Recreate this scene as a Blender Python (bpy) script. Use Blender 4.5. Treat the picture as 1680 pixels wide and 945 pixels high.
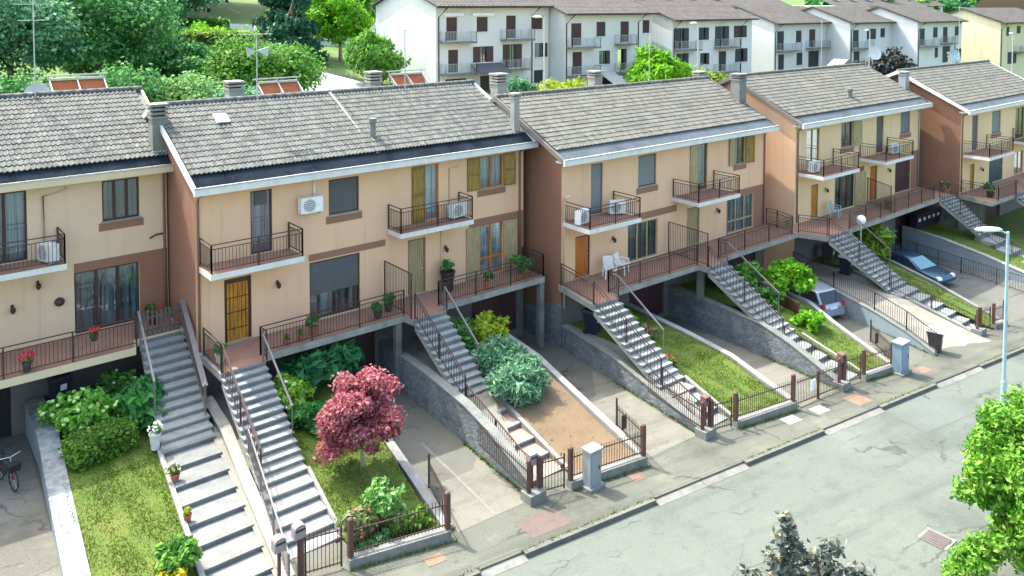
import bpy, math, random
import numpy as np
from mathutils import Vector, Matrix
R = math.radians
random.seed(7)
rng = np.random.default_rng(7)
for o in list(bpy.data.objects): bpy.data.objects.remove(o, do_unlink=True)
scene = bpy.context.scene
COL = scene.collection

# ------------------------------------------------------------------ camera
def make_camera():
    ya, pi, ro = R(41.158), R(-2.616), R(0.228)
    fw = Vector((math.sin(ya)*math.cos(pi), math.cos(ya)*math.cos(pi), math.sin(pi)))
    rt = Vector((math.cos(ya), -math.sin(ya), 0)); up = rt.cross(fw)
    r2 = rt*math.cos(ro)+up*math.sin(ro); u2 = -rt*math.sin(ro)+up*math.cos(ro)
    cd = bpy.data.cameras.new('camera'); co = bpy.data.objects.new('camera', cd); COL.objects.link(co)
    m = Matrix((r2, u2, -fw)).transposed().to_4x4(); m.translation = (-9.273, -29.555, 12.156)
    co.matrix_world = m
    cd.sensor_width = 36; cd.lens = 1373.94/1680*36
    cd.shift_x = -(916.65-840)/1680; cd.shift_y = (64.03-472.5)/1680
    cd.clip_start = .1; cd.clip_end = 3000
    scene.camera = co
make_camera()
# ------------------------------------------------------------------ light
SUN = Vector((-.19, .68, 1.0)).normalized()
w = bpy.data.worlds.new('World'); scene.world = w; w.use_nodes = True
nt = w.node_tree; bg = nt.nodes['Background']
sky = nt.nodes.new('ShaderNodeTexSky'); sky.sky_type = 'NISHITA'; sky.sun_disc = False
sky.sun_elevation = math.asin(SUN.z); sky.sun_rotation = math.atan2(SUN.x, SUN.y)
sky.air_density = 1.3; sky.dust_density = 5.0; sky.ozone_density = .4
nt.links.new(sky.outputs[0], bg.inputs[0]); bg.inputs[1].default_value = .15
sl = bpy.data.lights.new('sun', 'SUN'); sl.energy = 2.0; sl.angle = R(.6); sl.color = (1, .95, .86)
so = bpy.data.objects.new('sun', sl); COL.objects.link(so); so.location = (0, 40, 60)
so.rotation_euler = SUN.to_track_quat('Z', 'Y').to_euler()
vs = scene.view_settings; vs.view_transform = 'Standard'; vs.look = 'None'; vs.gamma = 1; vs.exposure = 2.1
vs.use_curve_mapping = False

# ------------------------------------------------------------------ materials
def new_mat(name):
    m = bpy.data.materials.new(name); m.use_nodes = True
    return m, m.node_tree, m.node_tree.nodes['Principled BSDF']
def N(t, k, **kw):
    n = t.nodes.new(k)
    for a, b in kw.items(): setattr(n, a, b)
    return n
def c4(c): return (c[0], c[1], c[2], 1)
def ramp(t, src, stops):
    r = N(t, 'ShaderNodeValToRGB'); e = r.color_ramp.elements
    while len(e) < len(stops): e.new(.5)
    for i, (p, c) in enumerate(stops): e[i].position = p; e[i].color = c4(c)
    t.links.new(src, r.inputs[0]); return r.outputs[0]
def noise(t, vec, scale, detail=4, rough=.55):
    n = N(t, 'ShaderNodeTexNoise'); n.inputs['Scale'].default_value = scale
    n.inputs['Detail'].default_value = detail; n.inputs['Roughness'].default_value = rough
    t.links.new(vec, n.inputs['Vector']); return n.outputs['Fac']
def mapv(t, vec, sc):
    n = N(t, 'ShaderNodeMapping'); n.inputs['Scale'].default_value = sc
    t.links.new(vec, n.inputs['Vector']); return n.outputs[0]
def mixc(t, fac, a, b, mode='MIX'):
    n = N(t, 'ShaderNodeMix', data_type='RGBA', blend_type=mode)
    for s, v in ((n.inputs['Factor'], fac), (n.inputs[6], a), (n.inputs[7], b)):
        if isinstance(v, (int, float)): s.default_value = v
        elif isinstance(v, tuple): s.default_value = c4(v)
        else: t.links.new(v, s)
    return n.outputs[2]
def bump(t, b, h, dist, strength=.6):
    n = N(t, 'ShaderNodeBump'); n.inputs['Strength'].default_value = strength; n.inputs['Distance'].default_value = dist
    t.links.new(h, n.inputs['Height']); t.links.new(n.outputs[0], b.inputs['Normal'])
def pos(t): return N(t, 'ShaderNodeNewGeometry').outputs['Position']
def mul(c, k): return tuple(min(1, x*k) for x in c)

def m_rough(name, col, rough=.85, var=.25, scale=1.2, fine=14, bd=.01, bs=.4, streak=False, tint=None):
    """plaster, concrete, painted metal...: broad stains and a fine grain"""
    m, t, b = new_mat(name); p = pos(t)
    n1 = noise(t, mapv(t, p, (1, 1, .35)) if streak else p, scale, 5, .6); n2 = noise(t, p, fine, 3)
    c = ramp(t, n1, [(.3, mul(col, 1-var)), (.5, col), (.72, mul(tint or col, 1+var*.7))])
    c = mixc(t, .35, c, ramp(t, n2, [(.3, mul(col, 1-var)), (.7, mul(col, 1+var*.6))]))
    t.links.new(c, b.inputs['Base Color']); b.inputs['Roughness'].default_value = rough
    if streak:
        n3 = noise(t, mapv(t, p, (2.2, 2.2, .09)), 1.6, 5, .65); c2 = mixc(t, ramp(t, n3, [(.55, (0, 0, 0)), (.75, (.28, .28, .28))]), c, mul(col, .55)); n4 = noise(t, p, .35, 3)
        c2 = mixc(t, ramp(t, n4, [(.45, (0, 0, 0)), (.7, (.3, .3, .3))]), c2, mul(col, 1.12)); t.links.new(c2, b.inputs['Base Color'])
    if bd: bump(t, b, n2, bd, bs)
    return m
def m_flat(name, col, rough=.5, metal=0, var=.12):
    m, t, b = new_mat(name); p = pos(t); n1 = noise(t, p, 6, 3)
    t.links.new(ramp(t, n1, [(.3, mul(col, 1-var)), (.7, mul(col, 1+var))]), b.inputs['Base Color'])
    b.inputs['Roughness'].default_value = rough; b.inputs['Metallic'].default_value = metal
    return m
def m_tile(name, cols, sx=.3, sy=.337, lichen=(.5, .49, .42)):
    m, t, b = new_mat(name); p = pos(t)
    s = N(t, 'ShaderNodeVectorMath', operation='SNAP'); s.inputs[1].default_value = (sx, sy, 1000)
    t.links.new(p, s.inputs[0])
    wn = N(t, 'ShaderNodeTexWhiteNoise', noise_dimensions='3D'); t.links.new(s.outputs[0], wn.inputs['Vector'])
    c = ramp(t, wn.outputs['Value'], [(0, cols[0]), (.45, cols[1]), (.8, cols[2]), (1, cols[3])])
    n1 = noise(t, p, .7, 5, .6); n2 = noise(t, p, 9, 4, .65)
    c = mixc(t, ramp(t, n1, [(.35, (0, 0, 0)), (.7, (.55, .55, .55))]), c, mul(cols[1], .7))
    c = mixc(t, ramp(t, n2, [(.56, (0, 0, 0)), (.66, (.8, .8, .8))]), c, lichen)
    t.links.new(c, b.inputs['Base Color']); b.inputs['Roughness'].default_value = .85
    bump(t, b, n2, .02, .5); return m
def m_stone(name, cols, scale=4.2):
    m, t, b = new_mat(name); p = pos(t)
    v = N(t, 'ShaderNodeTexVoronoi'); v.inputs['Scale'].default_value = scale
    d = N(t, 'ShaderNodeTexVoronoi', feature='DISTANCE_TO_EDGE'); d.inputs['Scale'].default_value = scale
    q = mapv(t, p, (1, 1, 1.6)); t.links.new(q, v.inputs['Vector']); t.links.new(q, d.inputs['Vector'])
    bw = N(t, 'ShaderNodeSeparateColor'); t.links.new(v.outputs['Color'], bw.inputs[0])
    c = ramp(t, bw.outputs[0], [(0, cols[0]), (.5, cols[1]), (1, cols[2])])
    e = ramp(t, d.outputs['Distance'], [(.02, (1, 1, 1)), (.06, (0, 0, 0))])
    c = mixc(t, .5, c, mixc(t, e, c, cols[3])); c = mixc(t, ramp(t, noise(t, p, 6, 5, .7), [(.57, (0, 0, 0)), (.68, (.8, .8, .8))]), c, mul(cols[2], 1.5)); c = mixc(t, .35, c, ramp(t, noise(t, p, .9, 4), [(.3, mul(cols[0], .6)), (.7, mul(cols[2], 1.2))]))
    t.links.new(c, b.inputs['Base Color']); b.inputs['Roughness'].default_value = .9
    bump(t, b, d.outputs['Distance'], .05, .5); return m
def m_asphalt(name, base, patch, crack=True, tintlight=None, grain=30, stain=.55):
    m, t, b = new_mat(name); p = pos(t)
    rot = N(t, 'ShaderNodeMapping'); rot.inputs['Rotation'].default_value = (0, 0, .1); t.links.new(p, rot.inputs['Vector']); q0 = rot.outputs[0]
    n1 = noise(t, q0, .3, 7, .66); n2 = noise(t, p, grain, 2); n3 = noise(t, mapv(t, q0, (.16, 1.5, 1)), .9, 6, .62); n4 = noise(t, p, 2.6, 5, .7)
    c = ramp(t, n1, [(.34, patch), (.47, base), (.58, mul(base, 1.08)), (.70, tintlight or mul(base, 1.3))])
    c = mixc(t, ramp(t, n3, [(.5, (0, 0, 0)), (.66, (stain, stain, stain))]), c, patch)
    c = mixc(t, ramp(t, n4, [(.58, (0, 0, 0)), (.72, (stain, stain, stain))]), c, mul(patch, .8))
    c = mixc(t, ramp(t, n4, [(.26, (stain*.8, stain*.8, stain*.8)), (.38, (0, 0, 0))]), c, tintlight or mul(base, 1.3))
    c = mixc(t, .3, c, ramp(t, n2, [(.3, mul(base, .5)), (.7, mul(base, 1.45))]))
    if crack:
        for sc, wd, lo in ((.21, .010, .46), (.55, .014, .56)):
            q = N(t, 'ShaderNodeVectorMath', operation='ADD'); ns = N(t, 'ShaderNodeTexNoise'); ns.inputs['Scale'].default_value = 1.1
            ns.inputs['Detail'].default_value = 6; t.links.new(p, ns.inputs['Vector']); t.links.new(ns.outputs['Color'], q.inputs[1]); t.links.new(mapv(t, q0, (.6, 1.3, 1)), q.inputs[0])
            d = N(t, 'ShaderNodeTexVoronoi', feature='DISTANCE_TO_EDGE'); d.inputs['Scale'].default_value = sc
            t.links.new(q.outputs[0], d.inputs['Vector'])
            e = ramp(t, d.outputs['Distance'], [(wd*.3, (.7, .7, .7)), (wd, (0, 0, 0))])
            k = ramp(t, noise(t, p, .4, 3), [(lo, (0, 0, 0)), (lo+.1, (1, 1, 1))])
            c = mixc(t, mixc(t, 1.0, e, k, 'MULTIPLY'), c, mul(patch, .45))
    t.links.new(c, b.inputs['Base Color']); b.inputs['Roughness'].default_value = .9
    bump(t, b, n2, .012, .4); return m
def m_grass(name, a, bcol, dry):
    m, t, b = new_mat(name); p = pos(t)
    n1 = noise(t, p, .9, 5, .6); n2 = noise(t, p, 12, 4, .7)
    c = ramp(t, n1, [(.3, a), (.5, bcol), (.68, dry)])
    c = mixc(t, .5, c, ramp(t, n2, [(.3, mul(a, .6)), (.55, bcol), (.8, mul(dry, 1.2))]))
    t.links.new(c, b.inputs['Base Color']); b.inputs['Roughness'].default_value = .95
    bump(t, b, n2, .03, .5); return m
def m_leaf(name, cols, trans=.35):
    m, t, b = new_mat(name); g = N(t, 'ShaderNodeNewGeometry')
    n1 = noise(t, g.outputs['Position'], 1.1, 3)
    a = N(t, 'ShaderNodeMath', operation='MULTIPLY_ADD'); a.inputs[1].default_value = .6; t.links.new(g.outputs['Random Per Island'], a.inputs[0])
    s = N(t, 'ShaderNodeMath', operation='MULTIPLY'); s.inputs[1].default_value = .45; t.links.new(n1, s.inputs[0]); t.links.new(s.outputs[0], a.inputs[2])
    k = len(cols)
    c = ramp(t, a.outputs[0], [(.15+.7*i/(k-1), cols[i]) for i in range(k)])
    t.links.new(c, b.inputs['Base Color']); b.inputs['Roughness'].default_value = .55
    b.inputs['Specular IOR Level'].default_value = .2
    tr = N(t, 'ShaderNodeBsdfTranslucent'); t.links.new(c, tr.inputs[0])
    mx = N(t, 'ShaderNodeMixShader'); mx.inputs[0].default_value = trans
    t.links.new(b.outputs[0], mx.inputs[1]); t.links.new(tr.outputs[0], mx.inputs[2])
    t.links.new(mx.outputs[0], t.nodes['Material Output'].inputs[0]); return m
def m_glass(name, tint=(.75, .85, .88), trans=.6):
    m, t, b = new_mat(name)
    tb = N(t, 'ShaderNodeBsdfTransparent'); tb.inputs[0].default_value = c4(tint)
    gl = N(t, 'ShaderNodeBsdfGlossy'); gl.inputs['Roughness'].default_value = .03; gl.inputs[0].default_value = (.9, .95, 1, 1)
    fr = N(t, 'ShaderNodeFresnel'); fr.inputs[0].default_value = 1.5
    ad = N(t, 'ShaderNodeMath', operation='ADD'); ad.inputs[1].default_value = 1-trans-.3 if trans < .7 else .02; t.links.new(fr.outputs[0], ad.inputs[0])
    mx = N(t, 'ShaderNodeMixShader'); t.links.new(ad.outputs[0], mx.inputs[0])
    t.links.new(tb.outputs[0], mx.inputs[1]); t.links.new(gl.outputs[0], mx.inputs[2])
    t.links.new(mx.outputs[0], t.nodes['Material Output'].inputs[0]); return m
def m_wood(name, col, dark, rough=.5, vert=True):
    m, t, b = new_mat(name); p = pos(t)
    n = noise(t, mapv(t, p, (9, 9, .8) if vert else (1, 9, 9)), 2, 5, .6)
    t.links.new(ramp(t, n, [(.3, dark), (.6, col), (.8, mul(col, 1.25))]), b.inputs['Base Color'])
    b.inputs['Roughness'].default_value = rough; return m
def m_curtain(name, col, dark, freq=9):
    m, t, b = new_mat(name); p = pos(t)
    n = noise(t, mapv(t, p, (freq, freq, .25)), 1.2, 3, .5)
    t.links.new(ramp(t, n, [(.35, dark), (.6, col)]), b.inputs['Base Color']); b.inputs['Roughness'].default_value = .9
    return m
M = {}
M['peachA'] = m_rough('pale_peach_plaster', (.68, .51, .345), var=.09, scale=.7, fine=25, streak=True, bd=.006)
M['peachD'] = m_rough('yellow_peach_plaster', (.70, .52, .30), var=.09, scale=.7, fine=25, streak=True, bd=.006)
M['peach'] = m_rough('peach_plaster', (.70, .455, .285), var=.09, scale=.7, fine=25, streak=True, bd=.006)
M['cream'] = m_rough('cream_plaster', (.60, .50, .33), var=.10, scale=.7, fine=25, streak=True, bd=.006)
M['brown_wall'] = m_rough('brown_plaster', (.255, .125, .075), var=.14, scale=.6, streak=True, bd=.006)
M['band'] = m_rough('brown_band', (.27, .135, .085), var=.1)
M['white_fascia'] = m_rough('pale_fascia', (.62, .64, .60), var=.18, scale=2.5, streak=True)
M['gutter_grey'] = m_rough('blue_grey_flashing', (.075, .095, .105), var=.6, scale=.8, rough=.6)
M['verge_grey'] = m_rough('grey_brown_verge', (.15, .14, .125), var=.3)
M['gutter'] = m_rough('dark_gutter', (.016, .024, .033), var=.7, scale=1.5, rough=1.0)
M['gutter'].node_tree.nodes['Principled BSDF'].inputs['Specular IOR Level'].default_value = .05
M['zinc'] = m_flat('zinc_sheet', (.42, .47, .50), .4, .5, .2)
M['tileA'] = m_tile('grey_roof_tiles', [(0.053, 0.065, 0.058), (0.086, 0.100, 0.091), (0.125, 0.138, 0.126), (0.125, 0.110, 0.099)], .16, .304, lichen=(0.194, 0.211, 0.194))
M['tileC'] = m_tile('banded_roof_tiles', [(0.069, 0.076, 0.064), (0.101, 0.108, 0.090), (0.129, 0.134, 0.112), (0.129, 0.119, 0.099)], .24, .33, lichen=(0.185, 0.196, 0.163))
M['tileW'] = m_tile('brown_grey_roof_tiles', [(0.053, 0.052, 0.046), (0.071, 0.069, 0.062), (0.086, 0.083, 0.075), (0.095, 0.086, 0.077)], lichen=(0.112, 0.110, 0.099))
M['concrete'] = m_rough('concrete', (0.171, 0.183, 0.168), var=.42, scale=1.6, fine=10)
M['pale_concrete'] = m_rough('pale_concrete', (0.270, 0.275, 0.248), var=.38, scale=1.4, fine=9)
M['white_step'] = m_rough('pale_step_stone', (0.324, 0.329, 0.306), var=.25, scale=2.2, fine=12)
M['kerb'] = m_rough('kerb_stone', (0.117, 0.122, 0.108), var=.4, scale=2, fine=9)
M['kerb_pale'] = m_rough('worn_pale_kerb', (0.167, 0.173, 0.151), var=.4, scale=2, fine=9)
M['blotch'] = m_rough('lichen_blotched_render', (0.243, 0.266, 0.261), var=.7, scale=3.2, fine=7)
M['step_grey'] = m_rough('grey_step_stone', (.175, .188, .18), var=.3, scale=2.2, fine=12)
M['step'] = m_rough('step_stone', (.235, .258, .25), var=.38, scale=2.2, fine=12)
M['riser'] = m_rough('shaded_riser_stone', (.15, .168, .165), var=.35, scale=2.2, fine=12)  # darker than the treads: shade on step fronts put into the colour
M['pink_tile'] = m_rough('pink_tile', (.34, .23, .18), var=.2, scale=3, fine=8)
M['terr_tile'] = m_rough('terrace_tile', (.30, .165, .11), var=.22, scale=2, fine=7)
M['stone_cap'] = m_rough('weathered_chimney', (.17, .185, .165), var=.35, scale=2.5)
M['stone'] = m_stone('grey_rubble_stone', [(.085, .11, .125), (.12, .145, .16), (.20, .22, .22), (.075, .09, .095)])
M['blue_wall'] = m_rough('blue_grey_render', (.20, .26, .285), var=.25, scale=1)
M['low_wall'] = m_rough('dark_base_wall', (.13, .13, .13), var=.3)
M['asphalt'] = m_asphalt('worn_asphalt', (.098, .118, .100), (.060, .075, .064), True, (.140, .162, .138), 24, .75)
M['pavement'] = m_asphalt('pavement_asphalt', (.094, .103, .08), (.042, .048, .038), True, (.175, .18, .14), 24, .75)
M['drive'] = m_asphalt('driveway_concrete', (.155, .156, .125), (.082, .085, .068), True, (.245, .24, .195), 24, .7)
M['drive_grey'] = m_asphalt('driveway_asphalt', (0.110, 0.116, 0.097), (0.070, 0.076, 0.063), True, (0.154, 0.158, 0.123))
M['soil'] = m_rough('dry_soil', (.150, .106, .058), var=.3, scale=1.5, fine=18, bd=.04)
M['gravel'] = m_rough('gravel_strip', (.22, .215, .18), var=.35, scale=1.2, fine=20, bd=.03)
M['grass'] = m_grass('lawn_ground', (.048, .10, .012), (.088, .142, .016), (.150, .160, .034))
M['backgrass'] = m_grass('hill_grass', (0.045, 0.108, 0.018), (0.081, 0.153, 0.027), (0.135, 0.171, 0.045))
M['blade'] = m_leaf('grass_blades', [(.048, .115, .010), (.088, .165, .014), (.138, .20, .022), (.20, .21, .04)], .25)
M['iron'] = m_flat('brown_iron', (.05, .032, .027), .5, .2)
M['iron_grey'] = m_flat('grey_rail', (.16, .155, .155), .45, .3)
M['rust'] = m_flat('brown_pillar_paint', (.085, .04, .033), .6)
M['wood_gold'] = m_wood('golden_wood', (.56, .27, .035), (.22, .085, .012), .35)
M['wood_orange'] = m_wood('orange_wood', (.52, .17, .028), (.28, .08, .014), .4)
M['wood_dark'] = m_wood('dark_wood', (.065, .03, .02), (.025, .013, .01), .5)
M['olive_gloss'] = m_wood('olive_gloss_panel', (.30, .20, .038), (.17, .11, .02), .12)
M['pale_gloss'] = m_wood('pale_olive_gloss_panel', (.38, .32, .18), (.24, .20, .10), .08)
M['olive'] = m_wood('olive_wood', (.23, .145, .042), (.11, .066, .018), .35)
M['rail_brown'] = m_flat('grey_brown_pickets', (.105, .085, .075), .6)
M['olive_pale'] = m_wood('pale_olive_wood', (.36, .30, .17), (.22, .18, .085), .35)
M['shutter_blue'] = m_rough('grey_blue_shutter', (.15, .18, .19), .5, var=.15, scale=3)
M['roller'] = m_rough('dark_roller_blind', (.07, .075, .08), .5, var=.2, scale=3)
M['maroon'] = m_flat('maroon_paint', (.055, .025, .028), .5)
M['navy'] = m_flat('dark_navy_panel', (.03, .035, .08), .4)
M['teal_door'] = m_flat('dark_teal_panel', (.02, .06, .075), .35)
M['glass'] = m_glass('window_glass')
M['glass_dark'] = m_glass('dark_glass', (.35, .42, .45), .6)
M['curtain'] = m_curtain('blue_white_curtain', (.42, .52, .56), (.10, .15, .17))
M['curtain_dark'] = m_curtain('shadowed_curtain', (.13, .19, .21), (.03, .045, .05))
M['curtain_lilac'] = m_curtain('lilac_curtain', (.35, .25, .33), (.10, .06, .10), 14)
M['curtain_red'] = m_curtain('patterned_curtain', (.40, .45, .48), (.14, .05, .04), 5)
M['dark'] = m_flat('dark_interior', (.012, .013, .014), .8)
M['white'] = m_flat('white_plastic', (.75, .76, .74), .4)
M['grey'] = m_flat('grey_plastic', (.28, .29, .29), .5)
M['cab'] = m_rough('cabinet_grey', (.24, .27, .28), .6, var=.12)
M['cab_blue'] = m_rough('cabinet_blue_grey', (.17, .26, .31), .6, var=.15)
M['box_brown'] = m_flat('letterbox_brown', (.16, .09, .07), .5)
M['box_grey'] = m_flat('letterbox_grey', (.24, .21, .21), .5)
M['black'] = m_flat('black_plastic', (.02, .021, .024), .45)
M['bin_grey'] = m_flat('dark_grey_bin', (.055, .05, .055), .5)
M['bin_navy'] = m_flat('navy_bin', (.02, .022, .045), .45)
M['red'] = m_flat('red_paint', (.45, .02, .02), .4)
M['terracotta'] = m_flat('terracotta', (.33, .12, .06), .8)
M['pot_pale'] = m_flat('pale_stone_pot', (.55, .58, .58), .7)
M['panel_back'] = m_wood('orange_panel_back', (.36, .10, .022), (.22, .055, .015), .7, False)
M['alu'] = m_flat('aluminium', (.5, .5, .48), .35, .6)
M['galv'] = m_flat('galvanised_steel', (.45, .5, .5), .45, .5)
M['lamp_blue'] = m_flat('pale_blue_pole', (.34, .52, .58), .4, .3)
M['lamp_glass'] = m_flat('milky_lamp', (.72, .76, .76), .25)
M['brick'] = m_rough('red_brick_patch', (.19, .125, .085), var=.4, scale=3)
M['pink_cover'] = m_rough('brown_cover_patch', (.11, .085, .07), var=.25, scale=4)
M['cast'] = m_rough('cast_iron_grate', (.10, .085, .085), .6, var=.3, scale=8)
M['white_wall'] = m_rough('white_render', (.57, .61, .605), var=.09, scale=.35, fine=9, streak=True, bd=.004)
M['yellow_wall'] = m_rough('pale_yellow_render', (.60, .57, .38), var=.08, scale=.4, streak=True, bd=.004)
M['shut_brown'] = m_flat('brown_shutter', (.045, .022, .026), .6)
M['shut_dark'] = m_flat('dark_shutter', (.02, .028, .035), .6)
M['awning'] = m_flat('pale_awning', (.55, .55, .5), .8)
M['canopy'] = m_flat('grey_canopy', (.10, .10, .11), .6)
M['bark'] = m_rough('bark', (.10, .075, .055), var=.4, scale=6, fine=20, bd=.03)
M['bark_pale'] = m_rough('pale_bark', (.36, .33, .29), var=.3, scale=6, fine=20, bd=.02)
M['car_silver'] = m_flat('silver_car_paint', (.40, .47, .52), .25, .5, .03)
M['car_blue'] = m_flat('dark_blue_car_paint', (.045, .10, .15), .22, .5, .03)
M['car_glass'] = m_flat('car_glass', (.02, .03, .035), .05)
M['wind_glass'] = m_flat('bright_windscreen', (.10, .24, .27), .06)
M['tyre'] = m_flat('tyre', (.02, .02, .02), .8)
M['tail'] = m_flat('red_tail_lamp', (.35, .03, .03), .3)
L = {}
L['hyd'] = m_leaf('hydrangea_leaves', [(0.065, 0.195, 0.016), (0.130, 0.325, 0.026), (0.247, 0.468, 0.039), (0.468, 0.650, 0.156)])
L['hydA'] = m_leaf('bright_leaves', [(0.051, 0.186, 0.021), (0.101, 0.321, 0.034), (0.186, 0.473, 0.051), (0.473, 0.700, 0.203)])
L['fern'] = m_leaf('fern_leaves', [(0.021, 0.101, 0.043), (0.034, 0.169, 0.060), (0.060, 0.254, 0.075)])
L['fern2'] = m_leaf('mid_fern_leaves', [(0.034, 0.152, 0.034), (0.060, 0.237, 0.060), (0.101, 0.338, 0.075)])
L['box'] = m_leaf('box_hedge_leaves', [(0.060, 0.169, 0.021), (0.101, 0.254, 0.030), (0.186, 0.338, 0.043)])
L['maple'] = m_leaf('red_maple_leaves', [(0.144, 0.026, 0.042), (0.324, 0.084, 0.108), (0.504, 0.192, 0.216), (0.648, 0.336, 0.348)], .5)
L['rose'] = m_leaf('rose_leaves', [(.05, .12, .03), (.12, .20, .06), (.25, .30, .12), (.40, .33, .22)])
L['light'] = m_leaf('light_green_leaves', [(0.078, 0.221, 0.039), (0.182, 0.390, 0.091), (0.325, 0.546, 0.195)])
L['juniper'] = m_leaf('juniper_leaves', [(.035, .14, .065), (.12, .29, .15), (.32, .54, .34)])
L['yellow'] = m_leaf('yellow_green_leaves', [(0.130, 0.247, 0.019), (0.299, 0.416, 0.026), (0.494, 0.572, 0.052)])
L['gold'] = m_leaf('golden_leaves', [(.30, .27, .01), (.55, .48, .02), (.65, .6, .08)])
L['street'] = m_leaf('street_tree_leaves', [(.035, .15, .012), (.075, .25, .018), (.16, .38, .035), (.33, .52, .10)], .4)
L['dusk'] = m_leaf('bronze_leaves', [(0.038, 0.063, 0.057), (0.074, 0.109, 0.095), (0.147, 0.172, 0.139), (0.273, 0.242, 0.147)], .2)
L['light2'] = m_leaf('pale_bush_leaves', [(0.065, 0.208, 0.039), (0.130, 0.312, 0.078), (0.234, 0.442, 0.143), (0.390, 0.572, 0.260)])
L['deep'] = m_leaf('deep_green_leaves', [(0.021, 0.101, 0.034), (0.043, 0.169, 0.051), (0.085, 0.287, 0.075), (0.169, 0.423, 0.127)])
L['deep2'] = m_leaf('blue_green_leaves', [(0.030, 0.118, 0.060), (0.060, 0.203, 0.094), (0.118, 0.321, 0.152), (0.270, 0.507, 0.287)])
L['mid'] = m_leaf('mid_green_leaves', [(0.033, 0.130, 0.026), (0.065, 0.208, 0.033), (0.130, 0.325, 0.046), (0.247, 0.468, 0.078)])
L['bright'] = m_leaf('bright_tree_leaves', [(0.065, 0.234, 0.013), (0.130, 0.377, 0.019), (0.260, 0.546, 0.026)], .4)
L['conifer'] = m_leaf('conifer_leaves', [(0.016, 0.072, 0.046), (0.026, 0.117, 0.065), (0.052, 0.169, 0.085)], .15)
L['purple'] = m_leaf('dark_purple_leaves', [(.018, .03, .035), (.035, .045, .045), (.07, .075, .06)], .15)
L['hedge'] = m_leaf('olive_hedge_leaves', [(0.052, 0.143, 0.026), (0.098, 0.221, 0.033), (0.208, 0.325, 0.039), (0.390, 0.429, 0.052)])
L['ivy'] = m_leaf('ivy_leaves', [(0.034, 0.135, 0.034), (0.075, 0.237, 0.043), (0.152, 0.338, 0.060)])
M['flower_red'] = m_flat('red_petals', (.60, .02, .05), .6)
M['flower_pink'] = m_flat('pink_petals', (.70, .16, .14), .6)
M['flower_white'] = m_flat('white_petals', (.78, .80, .72), .6)
M['flower_lime'] = m_flat('lime_petals', (.50, .66, .24), .6)

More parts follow.
